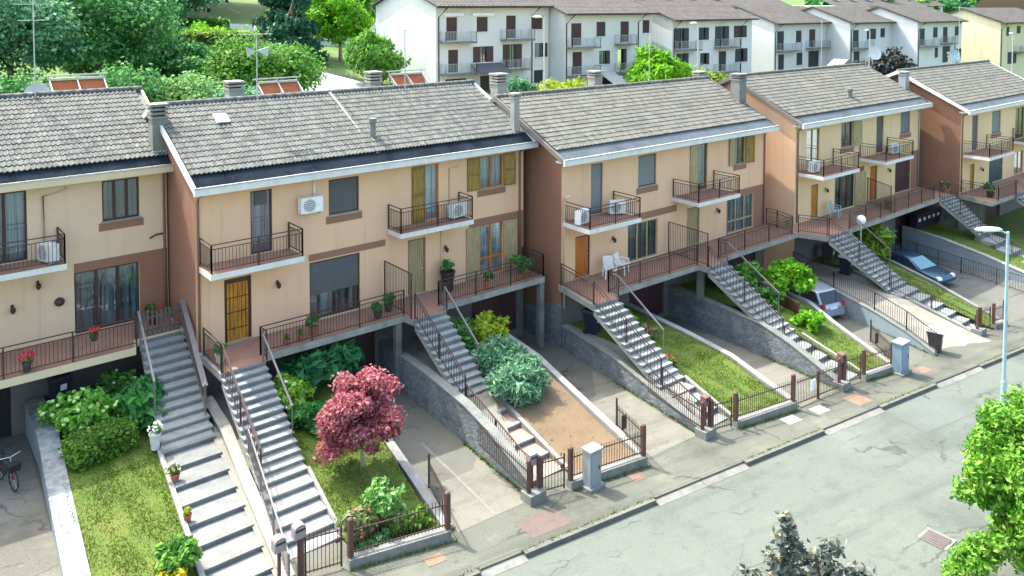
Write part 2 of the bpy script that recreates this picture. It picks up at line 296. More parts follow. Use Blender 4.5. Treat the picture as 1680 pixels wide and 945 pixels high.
# ------------------------------------------------------------------ mesh helpers
class MB:
    def __init__(s): s.v = []; s.f = []; s.m = []
    def poly(s, pts, mi=0):
        n = len(s.v); s.v += [tuple(p) for p in pts]; s.f.append(tuple(range(n, n+len(pts)))); s.m.append(mi); return s
    def box(s, x0, x1, y0, y1, z0, z1, mi=0):
        P = [(x0, y0, z0), (x1, y0, z0), (x1, y1, z0), (x0, y1, z0), (x0, y0, z1), (x1, y0, z1), (x1, y1, z1), (x0, y1, z1)]
        return s.hexa(P, mi)
    def hexa(s, P, mi=0):
        n = len(s.v); s.v += [tuple(p) for p in P]
        for f in ((0, 3, 2, 1), (4, 5, 6, 7), (0, 1, 5, 4), (1, 2, 6, 5), (2, 3, 7, 6), (3, 0, 4, 7)):
            s.f.append(tuple(n+i for i in f)); s.m.append(mi)
        return s
    def bar(s, p, q, w, h=None, mi=0):
        p = Vector(p); q = Vector(q); d = (q-p).normalized(); h = h or w
        u = Vector((0, 0, 1)) if abs(d.z) < .95 else Vector((0, 1, 0))
        a = d.cross(u).normalized()*w/2; b = a.cross(d).normalized()*h/2
        return s.hexa([p-a-b, p+a-b, p+a+b, p-a+b, q-a-b, q+a-b, q+a+b, q-a+b], mi) if False else s._bar(p, q, a, b, mi)
    def _bar(s, p, q, a, b, mi):
        n = len(s.v); s.v += [tuple(x) for x in (p-a-b, p+a-b, p+a+b, p-a+b, q-a-b, q+a-b, q+a+b, q-a+b)]
        for f in ((0, 3, 2, 1), (4, 5, 6, 7), (0, 1, 5, 4), (1, 2, 6, 5), (2, 3, 7, 6), (3, 0, 4, 7)):
            s.f.append(tuple(n+i for i in f)); s.m.append(mi)
        return s
    def tube(s, path, r, k=8, mi=0):
        path = [Vector(p) for p in path]; rs = r if isinstance(r, (list, tuple)) else [r]*len(path)
        n0 = len(s.v)
        for i, p in enumerate(path):
            d = (path[min(i+1, len(path)-1)]-path[max(i-1, 0)]).normalized()
            u = Vector((0, 0, 1)) if abs(d.z) < .9 else Vector((1, 0, 0))
            a = d.cross(u).normalized(); b = a.cross(d)
            for j in range(k):
                t = 2*math.pi*j/k; s.v.append(tuple(p+(a*math.cos(t)+b*math.sin(t))*rs[i]))
        for i in range(len(path)-1):
            for j in range(k):
                a = n0+i*k+j; b = n0+i*k+(j+1) % k; s.f.append((a, a+k, b+k, b)); s.m.append(mi)
        s.f.append(tuple(n0+j for j in range(k))); s.m.append(mi)
        e = n0+(len(path)-1)*k; s.f.append(tuple(e+k-1-j for j in range(k))); s.m.append(mi); return s
    def lathe(s, c, prof, k=14, mi=0):
        n0 = len(s.v)
        for r, z in prof:
            for j in range(k):
                t = 2*math.pi*j/k; s.v.append((c[0]+r*math.cos(t), c[1]+r*math.sin(t), c[2]+z))
        for i in range(len(prof)-1):
            for j in range(k):
                a = n0+i*k+j; b = n0+i*k+(j+1) % k; s.f.append((a, b, b+k, a+k)); s.m.append(mi)
        s.f.append(tuple(n0+k-1-j for j in range(k))); s.m.append(mi)
        e = n0+(len(prof)-1)*k; s.f.append(tuple(e+j for j in range(k))); s.m.append(mi); return s
    def prism(s, pts, d, mi=0):
        d = Vector(d); k = len(pts); n = len(s.v)
        s.v += [tuple(p) for p in pts]+[tuple(Vector(p)+d) for p in pts]
        s.f.append(tuple(range(n, n+k))); s.m.append(mi); s.f.append(tuple(n+2*k-1-i for i in range(k))); s.m.append(mi)
        for i in range(k):
            j = (i+1) % k; s.f.append((n+i, n+k+i, n+k+j, n+j)); s.m.append(mi)
        return s
    def build(s, name, mats, parent=None, smooth=False):
        me = bpy.data.meshes.new(name); me.from_pydata(s.v, [], s.f)
        mats = mats if isinstance(mats, (list, tuple)) else [mats]
        for m in mats: me.materials.append(m)
        if len(mats) > 1: me.polygons.foreach_set('material_index', s.m)
        if smooth: me.polygons.foreach_set('use_smooth', [True]*len(s.f))
        import bmesh
        bm = bmesh.new(); bm.from_mesh(me); bmesh.ops.recalc_face_normals(bm, faces=bm.faces); bm.to_mesh(me); bm.free()
        return link(name, me, parent)
def world_loc(o):
    v = Vector(o.location)
    while o.parent: o = o.parent; v += o.location
    return v
def link(name, me, parent=None):
    o = bpy.data.objects.new(name, me); COL.objects.link(o)
    if parent is not None: attach(o, parent)
    return o
def attach(o, parent):
    o.parent = parent
    r = parent
    while r.parent: r = r.parent
    if parent is r: o.matrix_parent_inverse = Matrix.Translation(-Vector(r.location))
def tag(o, label, cat, group=None, kind=None):
    if label: o['label'] = label
    if cat: o['category'] = cat
    if group: o['group'] = group
    if kind: o['kind'] = kind
    return o
def thing(name, label, cat, loc, group=None):
    o = bpy.data.objects.new(name, None); COL.objects.link(o); o.location = loc; o.empty_display_size = .2
    return tag(o, label, cat, group)
def struct(o): o['kind'] = 'structure'; return o
def copy_thing(src, loc, label, rz=0, group=None):
    def cp(o, par):
        c = o.copy(); COL.objects.link(c)
        if par is not None: c.parent = par
        for ch in [k for k in bpy.data.objects if k.parent == o]: cp(ch, c)
        return c
    kids = cp(src, None); kids.location = loc; kids.rotation_euler = (0, 0, rz); kids['label'] = label
    if group: kids['group'] = group
    return kids
def slope_at(y, prof):
    return float(np.interp(y, [p[0] for p in prof][::-1], [p[1] for p in prof][::-1])) if prof[0][0] > prof[-1][0] else float(np.interp(y, [p[0] for p in prof], [p[1] for p in prof]))
def G(x):
    return -2.633-.042*x if x < 34 else -2.633-.042*34-.012*(x-34)

# leaves: many small quads spread through clumps
def leaf_mesh(name, clumps, n, size, mat, parent=None, up=.35, long=1.6, seed=None, droop=0, shell=.4, fuzz=.2):
    """clumps: list of (x,y,z,rx,ry,rz)"""
    g = np.random.default_rng(seed if seed is not None else random.randint(0, 9999))
    cl = np.array(clumps, float); vol = (cl[:, 3]*cl[:, 4]*cl[:, 5])**(2/3); pr = vol/vol.sum()
    idx = g.choice(len(cl), n, p=pr)
    d = g.normal(size=(n, 3)); d /= np.linalg.norm(d, axis=1)[:, None]
    r = (shell+(1-shell)*g.random(n)**.6)*(1+fuzz*g.normal(size=n))
    c = cl[idx, :3]+d*cl[idx, 3:]*r[:, None]
    nrm = d*(1-up)+g.normal(size=(n, 3))*.55; nrm[:, 2] += up
    nrm /= np.linalg.norm(nrm, axis=1)[:, None]
    a = np.cross(nrm, g.normal(size=(n, 3))); a /= np.linalg.norm(a, axis=1)[:, None]
    if droop: a[:, 2] -= droop; a /= np.linalg.norm(a, axis=1)[:, None]
    b = np.cross(nrm, a); b /= np.maximum(1e-6, np.linalg.norm(b, axis=1))[:, None]
    s = size*(.6+.8*g.random(n))[:, None]
    L1 = a*s*long*.5; W1 = b*s*.5
    v = np.stack([c-L1, c-W1+nrm*s*.12, c+L1, c+W1+nrm*s*.12], 1).reshape(-1, 3)
    f = np.arange(4*n).reshape(-1, 4)
    me = bpy.data.meshes.new(name); me.from_pydata(v.tolist(), [], f.tolist())
    me.materials.append(mat if not isinstance(mat, list) else mat[0])
    return link(name, me, parent)
def clump_cloud(c, rad, k, cr, g, flat=.0, shell=.5):
    """k clumps through an ellipsoid, biased to its skin"""
    out = []
    for _ in range(k):
        d = g.normal(size=3); d /= np.linalg.norm(d)
        if d[2] < -.75: d[2] *= -.4
        r = shell+(1-shell)*g.random()
        s = cr*(.65+.7*g.random())
        p = np.array(c)+d*np.array(rad)*r*(.92)
        out.append((p[0], p[1], p[2], s, s, s*(.75-flat)))
    return out
def plant(name, label, cat, base, clumps, n, size, mat, group=None, stems=3, sr=.02, flowers=None, seed=1, **kw):
    t = thing(name, label, cat, base, group)
    leaf_mesh('foliage', clumps, n, size, mat, t, seed=seed, **kw)
    g = np.random.default_rng(seed+99)
    mb = MB()
    for i in range(stems):
        c = clumps[int(g.integers(len(clumps)))]
        b = (base[0]+.1*g.normal()*min(1, stems/3), base[1]+.1*g.normal(), base[2]-.05)
        mid = ((b[0]+c[0])/2+.05*g.normal(), (b[1]+c[1])/2, b[2]*.4+c[2]*.6)
        mb.tube([b, mid, (c[0], c[1], c[2])], [sr, sr*.7, sr*.35], 5)
    mb.build('stem', M['bark'], t, True)
    if flowers:
        fm, k, fs = flowers
        idx = g.integers(len(clumps), size=k); fb = MB()
        for i in idx:
            c = clumps[i]; d = g.normal(size=3); d[2] = abs(d[2]); d[1] = -abs(d[1])*.8; d /= np.linalg.norm(d)
            p = np.array(c[:3])+d*np.array(c[3:])*1.05
            fb.lathe(p, [(fs*.3, -fs*.4), (fs*.55, -fs*.1), (fs*.5, fs*.25), (fs*.2, fs*.45)], 7)
        fb.build('flowers', fm, t, True)
    return t
def bush(name, label, cat, c, rad, k, n, size, mat, seed=1, cr=None, base=None, **kw):
    g = np.random.default_rng(seed)
    cr = cr or min(rad)*.45
    cl = clump_cloud(c, rad, k, cr, g)
    cl.append((c[0], c[1], c[2], rad[0]*.6, rad[1]*.6, rad[2]*.6))
    base = base or (c[0], c[1], c[2]-rad[2])
    return plant(name, label, cat, base, cl, n, size, mat, seed=seed, **kw)
def tree(name, label, cat, base, c, rad, k, n, size, mat, seed=1, cr=None, trunk=.16, bark='bark', group=None, cone=False, limbs=7, shell=.45, extra=(), **kw):
    g = np.random.default_rng(seed); t = thing(name, label, cat, base, group)
    cr = cr or min(rad)*.32
    if cone:
        cl = []
        for _ in range(k):
            h = g.random()**1.3; a = g.random()*6.283; rr = (1-h)*.95*(.5+.5*g.random())
            s = cr*(1.1-.6*h)
            cl.append((c[0]+rad[0]*rr*math.cos(a), c[1]+rad[1]*rr*math.sin(a), c[2]-rad[2]+2*rad[2]*h, s, s, s*.55))
    else:
        cl = clump_cloud(c, rad, k, cr, g, shell=shell)
    cl += list(extra)
    leaf_mesh('crown', cl, n, size, mat, t, seed=seed, **kw)
    mb = MB(); top = Vector((c[0], c[1], c[2]+rad[2]*.3)); b = Vector(base)-Vector((0, 0, .15))
    lean = [b, b.lerp(top, .3)+Vector((.1*g.normal()*trunk*4, .1*g.normal()*trunk*4, 0)), b.lerp(top, .65), top]
    mb.tube(lean, [trunk*1.25, trunk, trunk*.7, trunk*.25], 8)
    for i in range(limbs):
        f = .3+.55*g.random(); p = b.lerp(top, f); q = Vector(cl[int(g.integers(len(cl)))][:3])
        mb.tube([p, p.lerp(q, .5)+Vector((0, 0, .15*rad[2]*g.random())), q], [trunk*.45, trunk*.3, trunk*.1], 5)
    mb.build('trunk', M[bark], t, True)
    return t

# ------------------------------------------------------------------ railings
def railing(mb, path, h=.98, gap=.115, posts=True, second=True, vert=True, pr=.022, br=.0075, rr=.02, low=.12):
    Z = Vector((0, 0, 1))
    for i in range(len(path)-1):
        p = Vector(path[i]); q = Vector(path[i+1]); L_ = (q-p).length
        mb.bar(p+Z*h, q+Z*h, rr*2, rr*1.4)
        if second: mb.bar(p+Z*(h-.15), q+Z*(h-.15), rr*1.3, rr*1.2)
        mb.bar(p+Z*low, q+Z*low, rr*1.5, rr*1.2)
        k = max(1, int(L_/gap))
        for j in range(1, k):
            a = p.lerp(q, j/k); mb.bar(a+Z*low, a+Z*(h-(.15 if second else 0)), br*2)
        if posts:
            m = max(1, int(round(L_/1.9)))
            for j in range(m+1):
                a = p.lerp(q, j/m)
                mb.bar(a, a+Z*(h+.01), pr*2)
def rail_obj(path, parent, name='railing', mat=None, **kw):
    mb = MB(); railing(mb, path, **kw); return mb.build(name, mat or M['iron'], parent)

# ------------------------------------------------------------------ house
def wall_holes(mb, x0, x1, z0, z1, y, holes, depth=.14):
    xs = sorted({x0, x1, *[h[0] for h in holes], *[h[1] for h in holes]}); zs = sorted({z0, z1, *[h[2] for h in holes], *[h[3] for h in holes]})
    for i in range(len(xs)-1):
        for j in range(len(zs)-1):
            cx = (xs[i]+xs[i+1])/2; cz = (zs[j]+zs[j+1])/2
            if any(h[0] < cx < h[1] and h[2] < cz < h[3] for h in holes): continue
            mb.poly([(xs[i], y, zs[j]), (xs[i+1], y, zs[j]), (xs[i+1], y, zs[j+1]), (xs[i], y, zs[j+1])])
    for a, b, c, d in holes:
        e = y+depth
        mb.poly([(a, y, c), (a, e, c), (a, e, d), (a, y, d)]); mb.poly([(b, y, c), (b, y, d), (b, e, d), (b, e, c)])
        mb.poly([(a, y, d), (a, e, d), (b, e, d), (b, y, d)]); mb.poly([(a, y, c), (b, y, c), (b, e, c), (a, e, c)])

def roof_tiles(x0, x1, ye, ze, yr, zr, pitch=.33, col=.16, roll=.8):
    mb = MB(); prof = [(0, 0), (.12, 0), (.16, .034*roll), (.215, .05*roll), (.27, .032*roll)]
    prof = [(a*col/.3, b) for a, b in prof]
    nx = int((x1-x0)/col); L_ = math.hypot(yr-ye, zr-ze); nr = max(1, round(L_/pitch)); s = Vector((0, yr-ye, zr-ze))/nr
    nrm = Vector((0, -(zr-ze), abs(yr-ye))).normalized()
    if yr < ye: nrm = Vector((0, (zr-ze), abs(yr-ye))).normalized()
    us = [x0+i*col+a for i in range(nx) for a, _ in prof]+[x0+nx*col]; hs = [b for i in range(nx) for _, b in prof]+[0]
    k = len(us)
    for r in range(nr):
        p0 = Vector((0, ye, ze))+s*r; p1 = p0+s*1.04
        n = len(mb.v); j = random.uniform(-.004, .004)
        for u, h in zip(us, hs):
            w_ = random.uniform(-.004, .004) if h == 0 else 0
            mb.v.append(tuple(Vector((u, 0, 0))+p0+nrm*(h+.035+j+w_)))
        for u, h in zip(us, hs): mb.v.append(tuple(Vector((u, 0, 0))+p1+nrm*(h*.92+.006)))
        for u, h in zip(us, hs): mb.v.append(tuple(Vector((u, 0, 0))+p0+nrm*(h-.012)))
        for i in range(k-1):
            mb.f += [(n+i, n+i+1, n+k+i+1, n+k+i), (n+2*k+i, n+2*k+i+1, n+i+1, n+i)]; mb.m += [0, 0]
    return mb

def window(par, x0, x1, z0, z1, y, style='curtain', frame='wood_dark', mull=1, sill=True, shutters=None, band=True, room=.35):
    """a window sits in its opening: frame (parent), pane, curtain, sill, shutters"""
    f = .06; yy = y+.07; mb = MB()
    mb.box(x0+.002, x0+f, yy, yy+.06, z0+.002, z1-.002); mb.box(x1-f, x1-.002, yy, yy+.06, z0+.002, z1-.002)
    mb.box(x0+f, x1-f, yy, yy+.06, z1-f, z1-.002); mb.box(x0+f, x1-f, yy, yy+.06, z0+.002, z0+f)
    for i in range(mull):
        cx = x0+(x1-x0)*(i+1)/(mull+1); mb.box(cx-.05, cx+.05, yy+.002, yy+.062, z0+f, z1-f)
    if style == 'french':
        zc = z0+(z1-z0)*.33; mb.box(x0+f, x1-f, yy+.004, yy+.056, zc-.05, zc+.05)
    o = mb.build('window', M[frame], par)
    if style in ('closed', 'blind', 'halfblind'):
        zb = z0+f if style != 'halfblind' else z0+(z1-z0)*.42
        b = MB(); k = max(2, int((z1-f-zb)/.055))
        for i in range(k):
            za = zb+(z1-f-zb)*i/k; zc = zb+(z1-f-zb)*(i+1)/k
            b.hexa([(x0+f, yy-.01, za), (x1-f, yy-.01, za), (x1-f, yy+.01, za), (x0+f, yy+.01, za), (x0+f, yy-.0, zc-.006), (x1-f, yy-.0, zc-.006), (x1-f, yy+.01, zc-.006), (x0+f, yy+.01, zc-.006)])
        b.build('roller_shutter', M['shutter_blue' if style == 'closed' else 'roller'], o)
    if style != 'closed':
        MB().poly([(x0+f, yy+.03, z0+f), (x1-f, yy+.03, z0+f), (x1-f, yy+.03, z1-f), (x0+f, yy+.03, z1-f)]).build('pane', M['glass'], o)
        c = MB(); n = max(8, int((x1-x0)/.05)); yc = yy+.12
        pts = [(x0+(x1-x0)*i/n, yc+.025*math.sin(i*1.9)+.02*math.sin(i*.7)) for i in range(n+1)]
        for i in range(n): c.poly([(*pts[i], z0), (*pts[i+1], z0), (*pts[i+1], z1), (*pts[i], z1)])
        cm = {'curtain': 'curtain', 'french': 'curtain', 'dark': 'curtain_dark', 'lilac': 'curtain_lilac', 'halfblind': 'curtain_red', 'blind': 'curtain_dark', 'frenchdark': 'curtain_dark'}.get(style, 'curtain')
        c.build('curtain', M[cm], o)
    if sill:
        MB().box(x0-.06, x1+.06, y-.07, y+.1, z0-.05, z0-.003).build('sill', M['pale_concrete'], o)
        if band: MB().box(x0-.12, x1+.12, y-.022, y-.002, z0-.32, z0-.052).build('sill_band', M['band'], o)
    if shutters:
        for side, wd, ang, mt in shutters:
            b = MB(); hx = x0 if side < 0 else x1
            d = Vector((math.cos(ang)*side, -math.sin(ang), 0)); nn = Vector((0, -1, 0)) if ang < .4 else Vector((-side, 0, 0))
            p = Vector((hx, y-.03, 0)); q = p+d*wd; th = d.cross(Vector((0, 0, 1)))*.02
            for (a0, a1, b0, b1) in ((0, .09, 0, 1), (.91, 1, 0, 1), (.09, .91, 0, .05), (.09, .91, .95, 1), (.09, .91, .45, .52)):
                A = p.lerp(q, a0); B = p.lerp(q, a1); za = z0+(z1-z0)*b0; zb = z0+(z1-z0)*b1
                b.hexa([(*(A-th).xy, za), (*(B-th).xy, za), (*(B+th).xy, za), (*(A+th).xy, za), (*(A-th).xy, zb), (*(B-th).xy, zb), (*(B+th).xy, zb), (*(A+th).xy, zb)])
            so_ = b.build('shutter', M[mt], o)
            A = p.lerp(q, .09); B = p.lerp(q, .91); pm = MB(); t4 = th*.4; gl = {'olive': 'olive_gloss', 'olive_pale': 'pale_gloss'}.get(mt, mt)
            for ba, bb in ((.05, .45), (.52, .95)):
                za = z0+(z1-z0)*ba; zb = z0+(z1-z0)*bb
                pm.hexa([(*(A-t4).xy, za), (*(B-t4).xy, za), (*(B+t4).xy, za), (*(A+t4).xy, za), (*(A-t4).xy, zb), (*(B-t4).xy, zb), (*(B+t4).xy, zb), (*(A+t4).xy, zb)])
            pm.build('shutter_panel', M[gl], so_)
    return o
def door(par, x0, x1, z0, z1, y, mat='wood_gold', frame='wood_dark', grid=True, transom=0, bars=True):
    f = .07; yy = y+.05; mb = MB()
    mb.box(x0+.002, x0+f, yy, yy+.07, z0+.002, z1-.002); mb.box(x1-f, x1-.002, yy, yy+.07, z0+.002, z1-.002)
    mb.box(x0+f, x1-f, yy, yy+.07, z1-f-transom, z1-.002)
    o = mb.build('door', M[frame], par)
    w_ = x1-x0-2*f; zt = z1-f-transom
    p = MB(); k = 7
    p.box(x0+f, x1-f, yy+.03, yy+.06, z0+.003, zt-.002)
    for i in range(k):
        a = x0+f+w_*i/k; p.box(a+.008, a+w_/k-.008, yy+.012, yy+.03, z0+.02, zt-.02)
    p.build('door_panel', M[mat], o)
    if bars:
        g = MB()
        for i in (.22, .5, .75): g.bar((x0+f, yy-.005, z0+(zt-z0)*i), (x1-f, yy-.005, z0+(zt-z0)*i), .025)
        g.bar((x0+f+.02, yy-.004, z0), (x0+f+.02, yy-.004, zt), .02); g.bar((x1-f-.02, yy-.004, z0), (x1-f-.02, yy-.004, zt), .02)
        for i in range(1, 6): g.bar((x0+f+w_*i/6, yy-.005, z0+.05), (x0+f+w_*i/6, yy-.005, zt-.05), .011)
        g.build('grille', M['iron'], o)
    h = MB(); h.box(x1-f-.12, x1-f-.05, yy-.03, yy+.011, z0+.98, z0+1.03); h.build('handle', M['alu'], o)
    MB().box(x0-.06, x1+.06, y-.12, y+.04, z0-.06, z0-.002).build('threshold', M['pale_concrete'], o)
    return o
def balcony(par, x0, x1, y, z, d=1.15, th=.2, slab='white_fascia', h=.98, tile='terr_tile'):
    mb = MB(); mb.box(x0, x1, y-d, y-.003, z-th, z-.012)
    o = mb.build('balcony', M[slab], par)
    MB().box(x0+.03, x1-.03, y-d+.03, y-.004, z-.011, z).build('balcony_floor', M[tile], o)
    e = .05
    rail_obj([(x0+e, y-.03, z), (x0+e, y-d+e, z), (x1-e, y-d+e, z), (x1-e, y-.03, z)], o, h=h)
    return o
def wall_lamp(par, x, z, y, mat='iron'):
    mb = MB(); mb.box(x-.04, x+.04, y-.03, y-.002, z, z+.16); mb.tube([(x, y-.03, z+.1), (x, y-.14, z+.16), (x, y-.16, z+.1)], .012, 5)
    mb.lathe((x, y-.16, z-.1), [(.04, 0), (.075, .06), (.08, .16), (.02, .22)], 8)
    return mb.build('wall_lamp', M[mat], par, False)
def downpipe(par, x, y, z0, z1, mat='band'):
    return MB().tube([(x, y, z0), (x, y, z1-.3), (x, y-.05, z1-.12), (x, y-.4, z1)], .045, 8).build('downpipe', M[mat], par, True)
def chimney(par, x, y, zb, zt, w_, mat='concrete', slots=2, d=None):
    mb = MB(); d = d or w_
    mb.box(x-w_/2, x+w_/2, y-d/2, y+d/2, zb, zt-.42)
    z = zt-.42
    for i in range(slots):
        mb.box(x-w_/2-.04, x+w_/2+.04, y-d/2-.04, y+d/2+.04, z, z+.09); z += .09
        mb.box(x-w_/2+.05, x+w_/2-.05, y-d/2+.05, y+d/2-.05, z, z+.06, 1); z += .06
    mb.box(x-w_/2-.07, x+w_/2+.07, y-d/2-.07, y+d/2+.07, z, z+.09)
    fl = .05
    mb.box(x-w_/2-fl, x+w_/2+fl, y-d/2-fl, y+d/2+fl, zb-.05, zb+.22, 2)
    return mb.build('chimney', [M[mat], M['dark'], M['zinc']], par)
def pipe_vent(par, x, y, zb, zt, r=.11):
    return MB().lathe((x, y, zb), [(r*1.5, -.1), (r*1.3, .05), (r, .1), (r, zt-zb-.2), (r*1.35, zt-zb-.18), (r*1.35, zt-zb)], 10).build('vent_pipe', M['concrete'], par, False)

def house(label, x0, x1, y, zf, zu, ze, zbase, openings, tile='tileA', depth=8.4, lside='brown_wall', front='peach', rx=(.35, .35), split=None, run=4.3, rise=2.1, gut='gutter', edge='white_fascia', gar=4.35, verge=None, base_side='stone', roll=.8, col=.16, pitch=.33, gmat='maroon', gw=.0):
    yb = y+depth; t = thing('terraced_house', label, 'house', (x0, y, zbase))
    holes = [(o[1], o[2], o[3], o[4]) for o in openings]
    mb = MB(); wall_holes(mb, x0, x1, zf-.25, ze+.2, y, holes)
    mb.build('front_wall', M[front], t)
    MB().poly([(x0, yb, zbase), (x0, yb, ze+.2), (x1, yb, ze+.2), (x1, yb, zbase)]).build('rear_wall', M[front], t)
    # lower (garage) storey with its doors, or shade-dark panels for an open garage
    low = MB(); gd = []
    un = 2; W_ = (x1-x0)/un
    for i in range(un):
        a = x0+W_*i+gar; gd.append((a, min(a+2.5, x1-.2), zbase, zf-.55))
    wall_holes(low, x0, x1, zbase-.6, zf-.25, y+.02, gd, .2); low.build('base_wall', M['low_wall'], t)
    for a, b, c, d in gd:
        g = MB(); k = 10
        for i in range(k): g.box(a+(b-a)*i/k+.006, a+(b-a)*(i+1)/k-.006, y+.14, y+.18, c-.5, d)
        g.box(a, b, y+.17, y+.2, c-.5, d); g.build('garage_door_or_shade', M[gmat], t)
    yr = y+run-.0; zr = ze+rise; yr2 = y+depth+.5
    side_top = lambda yy: ze+.1+(zr-ze)*(1-abs(yy-yr)/(run+.55)) - .02
    for xx, nm, mt in ((x0, 'side_wall', lside), (x1, 'side_wall', 'brown_wall')):
        s = 1 if xx == x1 else -1
        pts = [(xx+s*.004, y+.004, zf-.9), (xx+s*.004, yb-.01, zbase), (xx+s*.004, yb-.01, side_top(yb)), (xx+s*.004, yr, side_top(yr)), (xx+s*.004, y+.004, ze+.15)]
        MB().prism(pts, (-s*.02, 0, 0)).build(nm, M[mt], t)
        pts = [(xx+s*.012, y-.0, zbase-.6), (xx+s*.012, yb-.01, zbase-.6), (xx+s*.012, yb-.01, zbase+.1), (xx+s*.012, y-.0, zf-.9)]
        MB().prism(pts, (-s*.03, 0, 0)).build('base_side_wall', M[base_side], t)
        # corner strip of the front colour that wraps the edge
    # roof
    a, b = x0-rx[0], x1+rx[1]
    ye = y+gw; slope_ = (zr-ze)/(yr-y+.28)
    z_e = ze+.3+(gw+.28)*slope_; rf = roof_tiles(a+.12, b-.12, ye, z_e, yr, zr+.3, pitch, col, roll).build('roof', M[tile], t)
    roof_tiles(a+.12, b-.12, yr2, ze+.3, yr+.02, zr+.3).build('rear_roof', M[tile], rf)
    MB().prism([(a+.06, y-.3, ze+.17), (a+.06, yr, zr+.22), (a+.06, yr2, ze+.2), (a+.06, yr2, ze+.05), (a+.06, yr, zr+.02), (a+.06, y-.3, ze+.02)], (b-a-.12, 0, 0)).build('roof_deck', M['concrete'], rf)
    # verge boards
    for xx in (a, b-.09):
        MB().prism([(xx, y-.62, ze+.11), (xx, yr, zr+.33), (xx, yr2, ze+.3), (xx, yr2, ze+.1), (xx, yr, zr+.1), (xx, y-.62, ze-.1)], (.09, 0, 0)).build('verge_board', M[verge or edge], rf)
    # box gutter: dark trough behind a pale fascia
    yg = y-.66
    MB().prism([(a+.13, yg+.06, ze+.02), (a+.13, ye+.1, z_e+.01), (a+.13, ye+.1, z_e-.12), (a+.13, yg+.06, ze-.04)], (b-a-.26, 0, 0)).build('gutter', M[gut], rf)
    MB().box(a+.002, b-.002, yg-.05, yg+.05, ze-.17, ze+.10).build('fascia', M[edge], rf)
    MB().box(a+.002, b-.002, yg-.075, yg-.055, ze+.06, ze+.115).build('gutter_lip', M['zinc'], rf)
    MB().box(a+.15, b-.15, yg+.052, y+.05, ze-.12, ze-.04).build('soffit', M['white_fascia'], rf)
    # ridge cap
    mb = MB(); k = int((b-a)/.4)
    for i in range(k):
        u = a+.05+(b-a-.1)*i/k; v = u+(b-a-.1)/k+.03
        mb.tube([(u, yr, zr+.30), (v, yr, zr+.315)], [.135, .12], 8)
    mb.build('ridge_cap', M[tile], rf, True)
    if split:
        p0 = Vector((split, ye, ze+.38)); p1 = Vector((split, yr, zr+.38)); MB().bar(p0, p1, .12, .05).build('party_wall_cap', M['pale_concrete'], rf)
    for o in openings:
        k, a, b, c, d = o[:5]; kw = o[5] if len(o) > 5 else {}
        if k == 'door': door(t, a, b, c, d, y, **kw)
        else: window(t, a, b, c, d, y, **kw)
    t['_roof'] = 0; del t['_roof']
    return t, rf
def band(par, x0, x1, z0, z1, y): return MB().box(x0, x1, y-.012, y-.001, z0, z1).build('brown_band', M['band'], par)
def band_holes(par, x0, x1, z0, z1, y, holes):
    mb = MB(); xs = sorted({x0, x1, *[h[0] for h in holes], *[h[1] for h in holes]}); zs = sorted({z0, z1, *[h[2] for h in holes], *[h[3] for h in holes]})
    for i in range(len(xs)-1):
        for j in range(len(zs)-1):
            cx = (xs[i]+xs[i+1])/2; cz = (zs[j]+zs[j+1])/2
            if any(h[0] < cx < h[1] and h[2] < cz < h[3] for h in holes): continue
            mb.poly([(xs[i], y-.006, zs[j]), (xs[i+1], y-.006, zs[j]), (xs[i+1], y-.006, zs[j+1]), (xs[i], y-.006, zs[j+1])])
    return mb.build('brown_band', M['band'], par)
def terrace(par, poly, z, th=.26, tile='terr_tile', slab='pale_concrete'):
    """poly: plan outline"""
    o = MB().prism([(x, y, z-th) for x, y in poly], (0, 0, th-.012)).build('terrace', M[slab], par)
    cx = sum(p[0] for p in poly)/len(poly); cy = sum(p[1] for p in poly)/len(poly)
    MB().poly([(cx+(x-cx)*.985, cy+(y-cy)*.97, z) for x, y in poly]).build('terrace_floor', M[tile], o)
    return o
# ------------------------------------------------------------------ ground, road, pavement
def kerb_y(x): return -11.87-.0915*x
def sheet(name, pts, mat, kind=True):
    o = MB().poly(pts).build(name, mat)
    if kind: struct(o)
    return o
def BZ(x, y):
    return float(np.interp(y, [6, 12, 34, 60, 100, 200, 420], [-2.5, .2, 5.2, 8, 13.5, 30, 60]))-.042*x+(.015*max(0, x-34) if y < 60 else .02*max(0, x-34))
def ground():
    xs = np.concatenate([np.linspace(-120, -20, 11), np.linspace(-12, 60, 25), np.linspace(70, 330, 27)])
    ys = np.concatenate([[-260, -120, -60], np.linspace(-30, -8, 6), [2, 5, 6], np.linspace(9, 60, 18), np.linspace(70, 420, 30)])
    g = np.random.default_rng(3); mb = MB()
    for y in ys:
        for x in xs:
            z = G(x)-.28 if y <= 6 else BZ(x, y)+.12*g.normal()*(y > 14)
            mb.v.append((x, y, z))
    k = len(xs)
    for j in range(len(ys)-1):
        for i in range(k-1): mb.f.append((j*k+i, j*k+i+1, (j+1)*k+i+1, (j+1)*k+i)); mb.m.append(0)
    struct(mb.build('ground', M['backgrass'], None, True))
ground()
def strip(name, xs, y0f, y1f, dz, mat):
    mb = MB()
    for i in range(len(xs)-1):
        a, b = xs[i], xs[i+1]
        mb.poly([(a, y0f(a), G(a)+dz), (b, y0f(b), G(b)+dz), (b, y1f(b), G(b)+dz), (a, y1f(a), G(a)+dz)])
    return struct(mb.build(name, mat))
XS = [-40, -10, 10, 34, 60, 110]
strip('road', XS, lambda x: -60, kerb_y, -.12, M['asphalt'])
strip('pavement', XS, kerb_y, lambda x: -9.35-.1*x, 0, M['pavement'])
strip('lot_base', XS, lambda x: -9.4-.1*x, lambda x: 6.5, -.012, M['drive_grey'])
